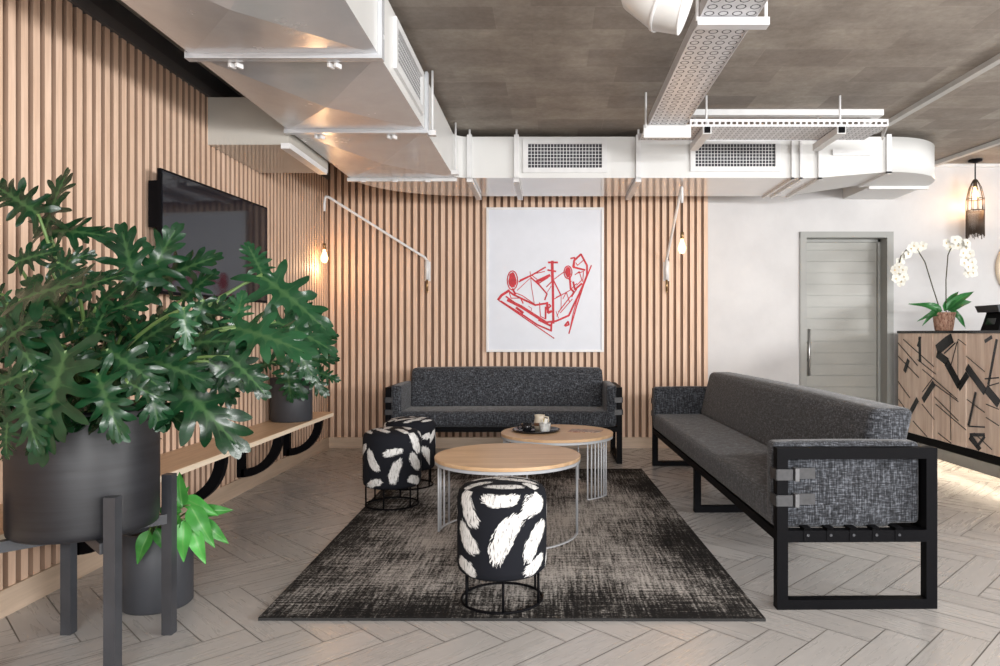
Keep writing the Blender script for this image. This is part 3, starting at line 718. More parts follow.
for pts, w in [
    ([(105, 405), (125, 378), (170, 350)], 12), ([(112, 410), (430, 628)], 5), ([(120, 412), (260, 500), (330, 548), (415, 585)], 8), ([(160, 405), (240, 445), (380, 535)], 14), ([(150, 385), (215, 430), (300, 480), (375, 535)], 7),
    ([(380, 535), (440, 528), (515, 495), (540, 440), (585, 350), (620, 262), (620, 205), (585, 140), (545, 178), (540, 215), (608, 232)], 9), ([(645, 205), (600, 320), (560, 440), (515, 600)], 6), ([(632, 240), (575, 360), (540, 480), (520, 580)], 4),
    ([(160, 350), (195, 375), (320, 435), (385, 425)], 9), ([(170, 365), (180, 395), (235, 395)], 4), ([(235, 395), (250, 425)], 6), ([(215, 350), (290, 280)], 3), ([(225, 300), (300, 262), (380, 215)], 7), ([(230, 290), (310, 255), (375, 240)], 4),
    ([(290, 240), (300, 340), (315, 430)], 3), ([(295, 275), (345, 320), (388, 370), (375, 405)], 7), ([(325, 300), (405, 262)], 13), ([(335, 312), (395, 275)], 6), ([(300, 262), (330, 285), (350, 330)], 4),
    ([(420, 180), (425, 540)], 11), ([(395, 188), (450, 188)], 9), ([(392, 232), (440, 240)], 8), ([(412, 180), (415, 300)], 4), ([(380, 445), (380, 515)], 8), ([(388, 420), (395, 480), (415, 470)], 12), ([(400, 430), (410, 440), (395, 455)], 7),
    ([(425, 290), (470, 380)], 6), ([(430, 285), (490, 240)], 4), ([(430, 400), (520, 350), (560, 310)], 4), ([(440, 390), (470, 375), (470, 450), (445, 500)], 3), ([(455, 475), (520, 390), (560, 345)], 5), ([(465, 480), (535, 400)], 4), ([(480, 400), (500, 360), (520, 420)], 4),
    ([(520, 270), (525, 340), (545, 360), (530, 385)], 9), ([(540, 300), (550, 345), (590, 310)], 9), ([(550, 260), (575, 240), (590, 290), (560, 320)], 4), ([(565, 250), (600, 240), (595, 300)], 4), ([(525, 165), (548, 160), (545, 215)], 7), ([(555, 190), (565, 205), (600, 175)], 4),
    ([(345, 420), (350, 500), (380, 515)], 4), ([(195, 360), (245, 380), (310, 425)], 4), ([(280, 440), (300, 455), (290, 490)], 2.5), ([(440, 470), (455, 510)], 3), ([(490, 555), (510, 530), (515, 548), (495, 556)], 8), ([(340, 520), (410, 555)], 10), ([(415, 530), (412, 580)], 9), ([(210, 450), (250, 480)], 11), ([(385, 330), (415, 300)], 5), ([(390, 360), (412, 325)], 3)]:
    ink(g, pts, w)
rng = random.Random(5)
for cx_, cy_, rx, ry in ((188, 292, 30, 55), (510, 245, 23, 37)):
    q = [P(480+(cx_+rx*.82*math.cos(k*.2618)*rng.uniform(.8, 1.05))/5.793, 230+(cy_+ry*.84*math.sin(k*.2618)*rng.uniform(.85, 1.05))/5.793, yf+.0105) for k in range(24)]
    g.hexa(q, [v+Vector((0, -.0022, 0)) for v in q])
    ink(g, [(cx_+rx*math.cos(k*.4), cy_+ry*math.sin(k*.4)) for k in range(17)], 5)
ink(g, [(188, 340), (205, 372)], 9); ink(g, [(512, 280), (528, 300)], 6)
g.build('drawing', M['red_ink'], pic, 0, True)

# ------------------------------------------------------------------ wall lamps
def emis(name, col, st):
    m = N(name, .3, col=col); m.set('Emission Color', (*col, 1)); m.set('Emission Strength', st); return m.mat
M['filament'] = emis('glowing_filament', (1, .62, .28), 60)
m = N('amber_bulb_glass', .05, col=(1, .80, .55)); m.set('Transmission Weight', 1.0); m.set('IOR', 1.15); m.set('Emission Color', (1, .62, .3, 1)); m.set('Emission Strength', 1.6); M['bulb'] = m.mat
M['brass'] = plain('aged_brass', (.36, .24, .12), .35, .8)
def bulb(parent, base, r=.034, power=3.2):
    g = G(); x, y, z = base
    g.lathe([(.013, 0), (.014, -.02), (.022, -.04), (r, -.075), (r*.97, -.095), (r*.6, -.12), (0, -.128)], base, 24); b = g.build('bulb', M['bulb'], parent, 0, True)
    g = G()
    for k in range(4):
        a = k*PI/2; g.tube([(x+.006*math.cos(a), y+.006*math.sin(a), z-.03), (x+.014*math.cos(a), y+.014*math.sin(a), z-.07), (x+.007*math.cos(a), y+.007*math.sin(a), z-.105)], .0025, 6)
    f_ = g.build('filament', M['filament'], b); f_.data.transform(Matrix.Translation(-parent.location))
    d = bpy.data.lights.new('bulb_light', 'POINT'); d.energy = power; d.color = (1, .62, .34); d.shadow_soft_size = .03
    o = bpy.data.objects.new('bulb_light', d); COL.objects.link(o); o.parent = parent; o.location = Vector((x, y, z-.17))-parent.location
def wall_lamp(label, bx, tip, drop):
    base = Vector((bx, YB, 1.80)); l = thing('wall_lamp', label, 'wall lamp', base, 0, 'swing-arm wall lamps')
    g = G(); g.box(bx-.028, bx+.028, YB-.02, YB-.0005, 1.64, 1.83); g.build('wall_plate', M['white_metal'], l, .004, True)
    piv = Vector((bx, YB-.045, 1.78)); g = G(); g.tube([piv+Vector((0, 0, -.13)), piv+Vector((0, 0, .06))], .019, 16)
    for dz in (-.1, .03): g.bar((bx, YB-.02, 1.78+dz), (bx, YB-.04, 1.78+dz), .03, .03)
    g.build('pivot', M['white_metal'], l, 0, True)
    g = G(); g.tube([piv+Vector((0, 0, -.13)), piv+Vector((0, 0, -.24))], .011, 12); g.tube([piv+Vector((0, 0, -.24)), piv+Vector((0, 0, -.262))], [.011, .004], 12); g.build('pin', M['brass'], l, 0, True)
    tip = Vector(tip); d = (tip-piv); s0 = piv+Vector((0, 0, .05)); hd = Vector((d.x, d.y, 0)).normalized()
    pts = [s0, s0+hd*.02+Vector((0, 0, .035))]
    e = tip-hd*.05-Vector((0, 0, .02)); pts += [s0.lerp(e, .1)+Vector((0, 0, .02)), e]
    for k in range(1, 7): a = k/6*PI/2; pts.append(tip+hd*(-.05+.06*math.sin(a))+Vector((0, 0, -.02+.035*math.sin(a*1.2)-.03*(1-math.cos(a)))))
    last = pts[-1]; pts.append(last+hd*.006-Vector((0, 0, .05))); pts.append(pts[-1]-Vector((0, 0, .07)))
    g = G(); g.tube(pts, .0125, 12); g.build('arm', M['white_metal'], l, 0, True)
    en = pts[-1]; g = G(); g.tube([en, en-Vector((0, 0, drop))], .004, 8); g.build('cord', M['bronze'], l, 0, True)
    so = en-Vector((0, 0, drop)); g = G(); g.tube([so, so-Vector((0, 0, .055))], .016, 14); g.build('socket', M['brass'], l, 0, True)
    bulb(l, so-Vector((0, 0, .055)))
wall_lamp('white swing-arm wall lamp left of the picture, arm stretched out sideways', -1.20, (-2.085, 6.52, 2.40), .30)
wall_lamp('white swing-arm wall lamp right of the picture, arm pointing into the room', 1.14, (1.125, 5.98, 2.375), .25)

# pendant with a fringe
pl = thing('pendant_lamp', 'small cage pendant with dark fringe hanging above the reception counter', 'pendant lamp', (4.10, 6.75, ZC))
x, y = 4.10, 6.75
g = G(); g.lathe([(0, 0), (.06, 0), (.06, -.015), (.02, -.03), (0, -.03)], (x, y, ZC), 24); g.build('ceiling_rose', M['black_metal'], pl, 0, True)
g = G(); g.tube([(x, y, ZC-.02), (x, y, 2.60)], .006, 8); g.build('cord', M['black_metal'], pl, 0, True)
g = G(); g.tube([(x, y, 2.61), (x, y, 2.54)], .018, 12); g.build('socket', M['bronze'], pl, 0, True)
g = G()
for k in range(10):
    a = 2*PI*k/10; q = lambda r, z: (x+r*math.cos(a), y+r*math.sin(a), z)
    g.tube([q(.02, 2.60), q(.052, 2.53), q(.076, 2.42), q(.078, 2.31)], .0035, 6)
for rr, zz in ((.078, 2.31), (.076, 2.42), (.02, 2.60)): g.tube([(x+rr*math.cos(2*PI*k/24), y+rr*math.sin(2*PI*k/24), zz) for k in range(25)], .004, 6, False)
g.build('cage', M['bronze'], pl, 0, True)
g = G(); rng = random.Random(2)
for k in range(64):
    a = 2*PI*k/64; z1 = 2.035+rng.random()*.05; r = .078
    g.tube([(x+r*math.cos(a), y+r*math.sin(a), 2.31), (x+(r+.001)*math.cos(a+.02), y+(r+.001)*math.sin(a+.02), z1)], .0024, 5)
fr = g.build('fringe', M['bronze'], pl, 0, True); fr['kind'] = 'stuff'
bulb(pl, Vector((x, y, 2.54)), .032, 3)

# ------------------------------------------------------------------ reception counter
CXF, CT, YC0, YC1 = 3.362, 1.150, 3.6, 6.72
ct = thing('reception_counter', 'timber fronted reception counter with black inlay at the right edge', 'counter', (3.7, 5.2, 0))
def cxo(yy): return CXF-.02+.015*(6.72-yy)
rng = random.Random(11); strips = []; yy = YC1
while yy > YC0:
    w = rng.choice((.10, .14, .17, .2)); strips.append((yy-w, yy)); yy -= w
M['counter_wood'] = wood('counter_timber', (.66, .50, .40), (.94, .79, .67), (0, 0, 1), .5, 12)
g = G()
for k, (a, b) in enumerate(strips):
    o_ = (k % 3)*.003; g.hexa([(cxo(a+.002)-o_, a+.004, .205), (cxo(a)+.04, a+.004, .205), (cxo(b)+.04, b-.002, .205), (cxo(b-.002)-o_, b-.002, .205)], [(cxo(a+.002)-o_, a+.002, CT-.022), (cxo(a)+.04, a+.002, CT-.022), (cxo(b)+.04, b-.002, CT-.022), (cxo(b-.002)-o_, b-.002, CT-.022)])
g.build('front_panel', M['counter_wood'], ct, .0015, True, 1)
g = G(); N_ = 14
ys = [YC0+(YC1-YC0)*k/N_ for k in range(N_+1)]
g.prism([(cxo(v)-.012, v) for v in ys]+[(4.0, YC1), (4.0, YC0)], CT-.022, CT); g.build('worktop', M['black_gloss'], ct, .002, True)
g = G(); g.prism([(cxo(v)-.006, v) for v in ys]+[(3.9, YC1), (3.9, YC0)], .135, .205); g.build('plinth_band', M['black_metal'], ct, .002, True)
g = G(); g.prism([(cxo(v)+.13, v) for v in ys]+[(3.9, YC1), (3.9, YC0)], 0, .135); g.prism([(cxo(v)+.05, v) for v in ys]+[(3.9, YC1), (3.9, YC0)], .205, CT-.023); g.build('carcass', M['charcoal_metal'], ct, 0, True)
M['led'] = emis('warm_led_strip', (1, .82, .6), 22)
g = G()
for a, b in zip(ys, ys[1:]): g.hexa([(cxo(a)+.03, a, .127), (cxo(a)+.06, a, .127), (cxo(b)+.06, b, .127), (cxo(b)+.03, b, .127)], [(cxo(a)+.03, a, .1345), (cxo(a)+.06, a, .1345), (cxo(b)+.06, b, .1345), (cxo(b)+.03, b, .1345)])
g.build('light_strip', M['led'], ct, 0, True)
def cpt(zx, zy):
    px, py = 880+zx/4.163, 320+zy/4.163; X = CXF
    for _ in range(6): Y = X*F/(px-CX); X = cxo(Y)
    Y = min(Y, YC1-.01); return Vector((cxo(Y)-.0065, Y, max(.21, min(CT-.026, H-(py-CY)*Y/F))))
g = G()
def inlay(a, b, w):
    w = w*.6 if w < 7 else w
    a, b = cpt(*a), cpt(*b); k = a.y/F/4.163*w*.5
    d = b-a; L_ = max(d.length, 1e-6); n = Vector((0, -d.z, d.y))/L_*k*1.5
    def cl(v): v = v.copy(); v.z = max(.207, min(CT-.024, v.z)); v.x = cxo(v.y)-.0064; return v
    seg = max(1, int(L_/.08)); out = Vector((-.002, 0, 0))
    for i in range(seg):
        p0, p1 = a+d*i/seg, a+d*(i+1)/seg; q = [cl(v) for v in (p0-n, p1-n, p1+n, p0+n)]
        g.hexa(q, [v+out for v in q])
for a, b, w in [((75, 95), (160, 190), 4), ((100, 80), (228, 195), 4), ((78, 150), (165, 240), 4), ((105, 215), (122, 165), 14), ((168, 70), (170, 175), 12), ((160, 110), (172, 70), 8), ((130, 385), (160, 330), 16), ((182, 335), (228, 262), 18), ((180, 300), (225, 240), 4),
    ((240, 125), (305, 72), 30), ((240, 140), (285, 175), 22), ((280, 175), (335, 275), 24), ((330, 285), (368, 225), 20), ((365, 195), (442, 300), 22), ((445, 285), (499, 350), 26), ((295, 205), (325, 90), 5), ((270, 140), (318, 95), 6), ((328, 80), (328, 270), 3),
    ((455, 270), (490, 80), 9), ((440, 245), (499, 240), 6), ((455, 275), (499, 262), 5), ((372, 440), (402, 300), 8), ((372, 442), (440, 446), 6), ((378, 478), (440, 478), 9), ((378, 485), (420, 555), 20), ((440, 485), (405, 530), 8), ((440, 90), (470, 70), 10), ((362, 150), (440, 215), 3),
    ((160, 165), (235, 225), 4), ((180, 205), (325, 330), 4), ((228, 265), (330, 340), 4), ((230, 320), (330, 420), 4), ((235, 350), (362, 458), 4), ((365, 330), (440, 385), 4), ((330, 80), (362, 105), 3), ((445, 350), (499, 372), 4), ((445, 405), (499, 440), 4), ((178, 350), (230, 415), 4), ((140, 420), (200, 510), 4), ((75, 255), (128, 325), 4), ((80, 330), (130, 400), 4), ((295, 300), (298, 500), 3), ((395, 470), (470, 540), 4), ((245, 470), (300, 530), 4)]:
    inlay(a, b, w)
il = g.build('inlay', M['black_gloss'], ct, 0, True); il['label'] = 'black geometric inlay'

# black device and round mirror at the right edge
dv = thing('card_terminal', 'black counter-top device at the right edge on the reception counter', 'device', (3.68, 5.72, CT))
g = G(); g.hexa([(-.09, -.12, 0), (.12, -.12, 0), (.12, .12, 0), (-.09, .12, 0)], [(-.05, -.10, .15), (.12, -.10, .15), (.12, .10, .15), (-.05, .10, .15)]); g.build('body', M['black_metal'], dv, .008)
g = G(); g.hexa([(-.10, -.14, .15), (.14, -.14, .15), (.14, .14, .15), (-.10, .14, .15)], [(-.12, -.15, .205), (.15, -.15, .225), (.15, .15, .225), (-.12, .15, .205)]); g.build('head', M['charcoal_metal'], dv, .008)
g = G(); g.hexa([(-.085, -.06, .05), (-.078, -.06, .05), (-.078, .06, .05), (-.085, .06, .05)], [(-.07, -.06, .1), (-.06, -.06, .1), (-.06, .06, .1), (-.07, .06, .1)]); g.build('slot', M['black_gloss'], dv)
mr = thing('round_mirror', 'round pale-framed mirror on the white wall at the right edge', 'mirror', (4.735, YW, 1.77))
g = G(); g.m = 0
prof = [(.29, -.001), (.33, -.001), (.335, -.02), (.33, -.05), (.30, -.055), (.29, -.04)]
g.lathe(prof+[prof[0]], (0, 0, 0), 64); f_ = g.build('frame', M['bench_edge'], mr); f_.data.transform(Matrix.Rotation(-PI/2, 4, 'X')); f_.data.transform(Matrix.Scale(-1, 4, (0, 1, 0))) if f_.data.vertices[0].co.y > .0005 else None
m = N('mirror_glass', .02, 1.0, col=(.85, .85, .85)); f = m.noise(m.coord(), 4, 2); m.set('Base Color', m.ramp(f, [(0, g3(.82)), (1, g3(.88))])); M['mirror'] = m.mat
g = G(); g.lathe([(0, -.03), (.292, -.03), (.292, -.02), (0, -.02)], (0, 0, 0), 64); f_ = g.build('glass', M['mirror'], mr); f_.data.transform(Matrix.Rotation(-PI/2, 4, 'X'))
# ------------------------------------------------------------------ plants
def leaf_mat(name, dark, lit, vein, rough=.24):
    m = N(name, rough, spec=.42); at = m.node('ShaderNodeAttribute', attribute_name='vein'); at2 = m.node('ShaderNodeAttribute', attribute_name='tint')
    f = m.noise(m.coord(), 24, 3); base = m.ramp(f, [(.3, dark), (.7, lit)])
    base = m.mix(m.math('MULTIPLY', at2.outputs['Fac'], .75), base, tuple(min(1, c*3.0) for c in lit))
    vf = m.math('MULTIPLY', m.math('MAXIMUM', m.math('SUBTRACT', at.outputs['Fac'], .84), 0), 5.0)
    m.set('Base Color', m.mix(vf, base, vein)); m.bump(m.math('ADD', m.math('MULTIPLY', f, .4), at.outputs['Fac']), .25, .004)
    m.set('Subsurface Weight', 0); m.set('Transmission Weight', 0)
    # thin leaf: some light comes through
    tr = m.node('ShaderNodeBsdfTranslucent'); tr.inputs[0].default_value = (lit[0]*1.6, lit[1]*2.0, lit[2]*.8, 1)
    mx = m.node('ShaderNodeMixShader'); mx.inputs[0].default_value = .10
    out = m.t.nodes['Material Output']; m.t.links.new(m.b.outputs[0], mx.inputs[1]); m.t.links.new(tr.outputs[0], mx.inputs[2]); m.t.links.new(mx.outputs[0], out.inputs[0])
    return m.mat
M['philo'] = leaf_mat('dark_lobed_leaf', (.003, .016, .007), (.008, .038, .014), (.05, .115, .04))
M['fresh'] = leaf_mat('fresh_green_leaf', (.022, .125, .022), (.05, .215, .04), (.16, .36, .10), .36)
M['stalk'] = plain('green_stalk', (.10, .17, .05), .5)
M['pot_black'] = wood('black_brushed_pot', (.004, .004, .006), (.016, .017, .021), (1, 1, 0), .45, 26)
M['pot_grey'] = plain('dark_grey_pot', (.042, .045, .053), .5, 0, .08)

class Foliage:
    def __init__(s): s.g = G(); s.v = s.g.bm.verts.layers.float_color.new('vein'); s.t = s.g.bm.verts.layers.float_color.new('tint'); s.g.sm = True; s.st = G()
    def frame(s, base, d, n):
        d = Vector(d).normalized(); n = Vector(n); n = (n-d*n.dot(d)).normalized(); return d, d.cross(n), n
    def lobed(s, base, d, n, L, wid=.62, rng=random, curl=.25, tint=0, lobes=7):
        """deeply cut philodendron leaf: midrib along d, facing n"""
        d, r, n = s.frame(base, d, n); base = Vector(base); bm = s.g.bm; ph = rng.random()*6
        def pt(x, y, vein):
            # x across, y along (leaf lengths); bend down along the rib and at the lobe tips, ruffle
            z = -curl*(max(0, y)**2)*.6-curl*.9*x*x*1.6+.10*abs(x)+.045*math.sin(ph+y*17+(3 if x > 0 else 0))*min(1, abs(x)*4)
            q = base+(r*x+d*y+n*z)*L; q.x = max(q.x, XL+.015); v = bm.verts.new(q); v[s.v] = (vein,)*3+(1,); v[s.t] = (tint,)*3+(1,); return v
        ribs = [(-.02+1.0*k/(lobes+.6)) for k in range(lobes+2)]
        rib = [pt(0, max(.0, y), 1) for y in ribs[:-1]]+[pt(0, .97, 1)]
        for sd in (-1, 1):
            prev = None
            sin_prev = pt(sd*.03, -.03, .3)
            for k in range(lobes):
                y0, y1 = ribs[k], ribs[k+1]; f = k/(lobes-1)
                ang = math.radians(-42+118*f**.8+rng.uniform(-5, 5))          # basal lobes point back, top ones forward
                ln = wid*(.80-.35*abs(f-.30)**1.2 if f < .75 else .80-.35*.37-.9*(f-.75))*rng.uniform(.88, 1.1)*.86
                dx, dy = math.cos(ang)*sd, math.sin(ang)
                ym = (y0+y1)/2; root = pt(sd*.012, ym, .92)
                hw = .52*(y1-y0)*.86
                nx, ny = -dy, dx                                              # across the lobe
                if ny < 0: nx, ny = -nx, -ny
                def lp(t, w, ve): return pt(dx*ln*t+nx*w, ym+dy*ln*t+ny*w, ve)
                sin_next = pt(dx*ln*.23+sd*.015, y1+dy*ln*.18, .25) if k < lobes-1 else pt(sd*.035, .90, .3)
                c1 = lp(.42, 0, .9); c2 = lp(.72, 0, .85)
                a1, b1 = lp(.44, -hw*.78, .1), lp(.44, hw*.78, .1)
                a2, b2 = lp(.66, -hw*1.05, 0), lp(.70, hw*1.08, 0)
                a3, b3 = lp(.84, -hw*.55, 0), lp(.88, hw*.52, 0); tip = lp(1.02, rng.uniform(-.3, .3)*hw, .2)
                F_ = s.g.face
                for q in ([rib[k], root, c1, sin_prev], [sin_prev, c1, a1], [rib[k+1], sin_next, c1, root], [sin_next, b1, c1], [a1, c1, c2, a2], [b1, b2, c2, c1], [a2, c2, a3], [b2, b3, c2], [a3, c2, b3, tip]):
                    F_(q if sd > 0 else q[::-1])
                F_([rib[k], rib[k+1], root] if sd > 0 else [rib[k+1], rib[k], root])
                sin_prev = sin_next
            tp = pt(0, 1.06, .4)
            s.g.face([rib[lobes], sin_prev, tp, rib[lobes+1]] if sd < 0 else [rib[lobes], rib[lobes+1], tp, sin_prev])
    def simple(s, base, d, n, L, wid=.3, curl=.3, tint=0):
        d, r, n = s.frame(base, d, n); base = Vector(base); bm = s.g.bm; rows = []
        for k in range(9):
            y = k/8; w = wid*math.sin(PI*min(1, y**.62))**.8*(1-y*.25) if 0 < k < 8 else .004
            row = []
            for j, x in enumerate((-1, -.5, 0, .5, 1)):
                z = -curl*y*y+.16*abs(x)*w/wid*.5-.03*math.sin(y*9+x); v = bm.verts.new(base+(r*x*w+d*y+n*z)*L)
                ve = (.1, .25, 1, .25, .1)[j]; v[s.v] = (ve,)*3+(1,); v[s.t] = (tint,)*3+(1,); row.append(v)
            rows.append(row)
        for a, b in zip(rows, rows[1:]):
            for j in range(4): s.g.face([a[j], a[j+1], b[j+1], b[j]])
    def stalk(s, a, b, r=.006, arch=.1):
        a, b = Vector(a), Vector(b); c = a.lerp(b, .5)+Vector((0, 0, arch))
        s.st.tube([a*(1-t)**2+c*2*t*(1-t)+b*t*t for t in [k/8 for k in range(9)]], [r*(1.25-.5*k/8) for k in range(9)], 7)
    def build(s, parent, mat):
        o = s.g.build('foliage', mat, parent, 0, True); sd = o.modifiers.new('smooth', 'SUBSURF'); sd.levels = 1; sd.render_levels = 1; s.st.build('stems', M['stalk'], parent, 0, True)

# plant stand and the big pot
PC = Vector((-1.622, 2.445, 0)); PR, PZ0_, PZ1_ = .228, .455, .872
st = thing('plant_stand', 'square-legged charcoal stand under the big black planter', 'plant stand', PC)
LG = .185
for sx, sy in ((-1, -1), (1, -1), (1, 1), (-1, 1)):
    g = G(); ex = .016 if sy < 0 else 0; ey = .012 if sy < 0 else 0; g.box(sx*(LG+.004+ex)-.019, sx*(LG+.004+ex)+.019, sy*(LG+.004)-.019+ey, sy*(LG+.004)+.019+ey, 0, .60); g.build('leg', M['charcoal_metal'], st, .002)
g = G(); g.bar((-LG, -LG, .435), (LG, LG, .435), .03, .036); g.bar((-LG, LG, .4345), (LG, -LG, .4345), .03, .036); g.build('cross_bar', M['charcoal_metal'], st)
pp = thing('potted_philodendron', 'huge split-leaf plant in a big black pot on the left stand', 'potted plant', (PC.x, PC.y, PZ0_))
g = G(); hgt = PZ1_-PZ0_
g.lathe([(0, 0), (PR-.012, 0), (PR-.004, .006), (PR-.002, .02), (PR, .03), (PR, hgt-.01), (PR-.004, hgt), (PR-.016, hgt), (PR-.02, hgt-.02), (PR-.02, hgt-.09), (0, hgt-.09)], n=72); g.build('pot', M['pot_black'], pp)
g = G(); g.lathe([(0, hgt-.045), (PR*.5, hgt-.05), (PR-.022, hgt-.06), (PR-.022, hgt-.088), (0, hgt-.088)], n=48); g.build('soil', M['soil'], pp)
fo = Foliage(); rng = random.Random(21); crown = Vector((PC.x, PC.y, PZ1_-.03))
def key(px, py, Y, ang, size, face=(0, -1, .25), back=0., curl=.3, tint=0, wid=.62, lobes=7, root=None, arch=.12, fo_=None, cr=None):
    """leaf whose stalk joins at pixel (px,py), rib pointing at image angle ang (degrees, 0 right, 90 up), size in pixels"""
    b = P(px, py, Y); L = size*Y/F; a = math.radians(ang); d = Vector((math.cos(a), back, math.sin(a)))
    f = fo_ or fo; f.lobed(b, d, face, L, wid, rng, curl, tint, lobes)
    c0 = cr or crown; r0 = c0+Vector((rng.uniform(-.06, .06), rng.uniform(-.06, .06), 0)); f.stalk(r0, b, .0065, arch)
K = [  # px, py, Y, angle, size, facing, back, curl, tint
    (46, 228, 2.25, 80, 66, (-.3, -1, .3), .1, .2, .05), (46, 231, 2.3, 2, 66, (.1, -.8, .6), -.1, .35, .1), (38, 214, 2.2, 146, 66, (.1, -1, .3), .0, .3, 0), (50, 268, 2.2, 25, 44, (.2, -1, .2), .1, .3, 0), (58, 262, 2.15, -28, 40, (.2, -1, .3), -.1, .3, 0), (16, 262, 2.2, 20, 45, (0, -1, .3), 0, .3, .05),
    (138, 294, 2.45, 108, 80, (.4, -1, .2), .1, .2, .15), (146, 286, 2.5, 66, 72, (.3, -1, .35), 0, .3, .2), (160, 280, 2.6, 28, 64, (.2, -1, .5), 0, .3, .1), (158, 318, 2.5, -5, 72, (.1, -.9, .7), -.2, .35, .1), (128, 330, 2.4, 170, 50, (0, -1, .4), 0, .3, 0), (182, 300, 2.7, 45, 45, (.2, -1, .4), 0, .3, .15),
    (236, 326, 2.4, 88, 40, (.1, -1, .4), .3, .15, .75), (236, 328, 2.38, -12, 88, (.15, -1, .75), -.3, .3, .55), (232, 330, 2.4, 200, 48, (0, -1, .6), -.1, .3, .5),
    (262, 274, 2.85, 118, 42, (.5, -.8, .3), .2, .2, .4), (262, 276, 2.85, -38, 92, (.5, -.75, .55), .2, .25, .35), (276, 322, 2.75, -22, 66, (.3, -.8, .6), .1, .35, .25), (288, 338, 2.7, -55, 52, (.3, -.9, .4), 0, .35, .3),
    (168, 372, 2.25, -42, 112, (.2, -.9, .55), -.15, .22, .05), (150, 360, 2.2, -15, 70, (.2, -1, .6), -.2, .3, .2), (180, 345, 2.35, 10, 66, (.1, -.9, .7), -.1, .35, .1), (205, 350, 2.4, -62, 62, (.2, -1, .4), -.1, .3, .1), (148, 368, 2.2, -75, 66, (.2, -1, .5), -.2, .3, .35),
    (66, 352, 2.0, -98, 112, (.0, -1, .45), -.3, .22, .12), (60, 345, 2.1, 165, 78, (-.1, -.9, .7), -.2, .3, .05), (20, 300, 2.05, 20, 96, (0, -.9, .8), -.2, .35, .1), (10, 320, 2.0, -60, 70, (0, -1, .5), -.2, .3, .15), (30, 372, 1.98, 200, 62, (0, -1, .6), -.2, .3, .2), (22, 392, 1.95, -70, 66, (0, -1, .4), -.2, .25, .15),
    (98, 375, 2.05, -62, 74, (.1, -1, .4), -.3, .3, .3), (108, 350, 2.1, -30, 72, (.1, -1, .6), -.2, .3, .1), (84, 322, 2.15, 25, 70, (.1, -1, .6), -.1, .35, .05), (92, 342, 2.1, 80, 50, (0, -.9, .8), .2, .3, 0), (70, 318, 2.15, 140, 68, (0, -1, .5), .0, .3, .05), (112, 392, 2.1, -85, 52, (.1, -1, .3), -.2, .3, 0),
    (36, 330, 2.05, 100, 50, (0, -1, .4), .1, .3, .1), (8, 420, 1.95, -95, 40, (0, -1, .3), -.1, .3, .1), (130, 350, 2.3, 40, 60, (.1, -1, .5), .1, .3, .05), (196, 322, 2.5, 35, 50, (.2, -1, .5), .1, .3, .15), (200, 318, 2.55, -30, 56, (.2, -.9, .6), 0, .3, .15), (112, 318, 2.3, 60, 46, (.1, -1, .4), .1, .3, 0), (0, 345, 1.98, 40, 62, (0, -1, .5), -.1, .3, 0)]
for k in K: key(k[0], k[1], k[2], k[3], k[4]*.94, k[5], k[6], k[7], k[8])
for k in range(30):                                       # smaller leaves all through the crown
    px = rng.uniform(0, 235); py = rng.uniform(290, 395) if px < 130 else rng.uniform(295, 372)
    key(px, py, rng.uniform(2.0, 2.45), rng.uniform(-150, 60), rng.uniform(34, 58), (rng.uniform(-.3, .4), -1, rng.uniform(.1, .9)), rng.uniform(-.3, .2), .35, rng.choice((0, .05, .1, .3, .6)), .62, 6)
for k in range(34):                                       # inner leaves that close the crown
    a = rng.uniform(0, 2*PI); rr = rng.uniform(.05, .30); b = crown+Vector((rr*math.cos(a), rr*math.sin(a)*.8-.05, rng.uniform(.0, .34)))
    b.x = max(b.x, XL+.22); d = Vector((math.cos(a), math.sin(a)-.5, rng.uniform(-.6, .5)))
    if b.x+d.normalized().x*.25 < XL+.1: d.x = abs(d.x)
    fo.lobed(b, d, (rng.uniform(-.3, .3), -.8, .8), rng.uniform(.17, .25), .62, rng, .35, rng.uniform(0, .12)); fo.stalk(crown, b, .006, .05)
fo.build(pp, M['philo'])

# plant on the bench
QC = Vector((-2.005, 5.43, BT)); QR, QH = .155, .335
q = thing('potted_philodendron', 'smaller split-leaf plant in a charcoal pot standing on the oak bench', 'potted plant', QC)
g = G(); g.lathe([(0, 0), (QR-.008, 0), (QR, .008), (QR, QH-.004), (QR-.004, QH), (QR-.012, QH), (QR-.014, QH-.05), (0, QH-.05)], n=56); g.build('pot', M['pot_grey'], q)
g = G(); g.lathe([(0, QH-.02), (QR-.016, QH-.025), (QR-.016, QH-.049), (0, QH-.049)], n=40); g.build('soil', M['soil'], q)
fo2 = Foliage(); cr2 = QC+Vector((0, 0, QH-.02))
for px, py, Y, ang, size, tint in ((292, 352, 5.35, 60, 46, .35), (300, 360, 5.3, 5, 36, .3), (285, 362, 5.25, -60, 40, .45), (305, 368, 5.25, -50, 34, .4), (278, 350, 5.3, 110, 36, .2), (312, 345, 5.4, 25, 26, .3), (296, 340, 5.45, 85, 46, .2), (272, 362, 5.2, 200, 24, .3), (318, 372, 5.25, -20, 22, .45), (288, 372, 5.22, -85, 30, .5)):
    key(px, py, Y, ang, size, (.2, -1, .5), 0, .3, tint, fo_=fo2, cr=cr2, arch=.05)
fo2.build(q, M['philo'])

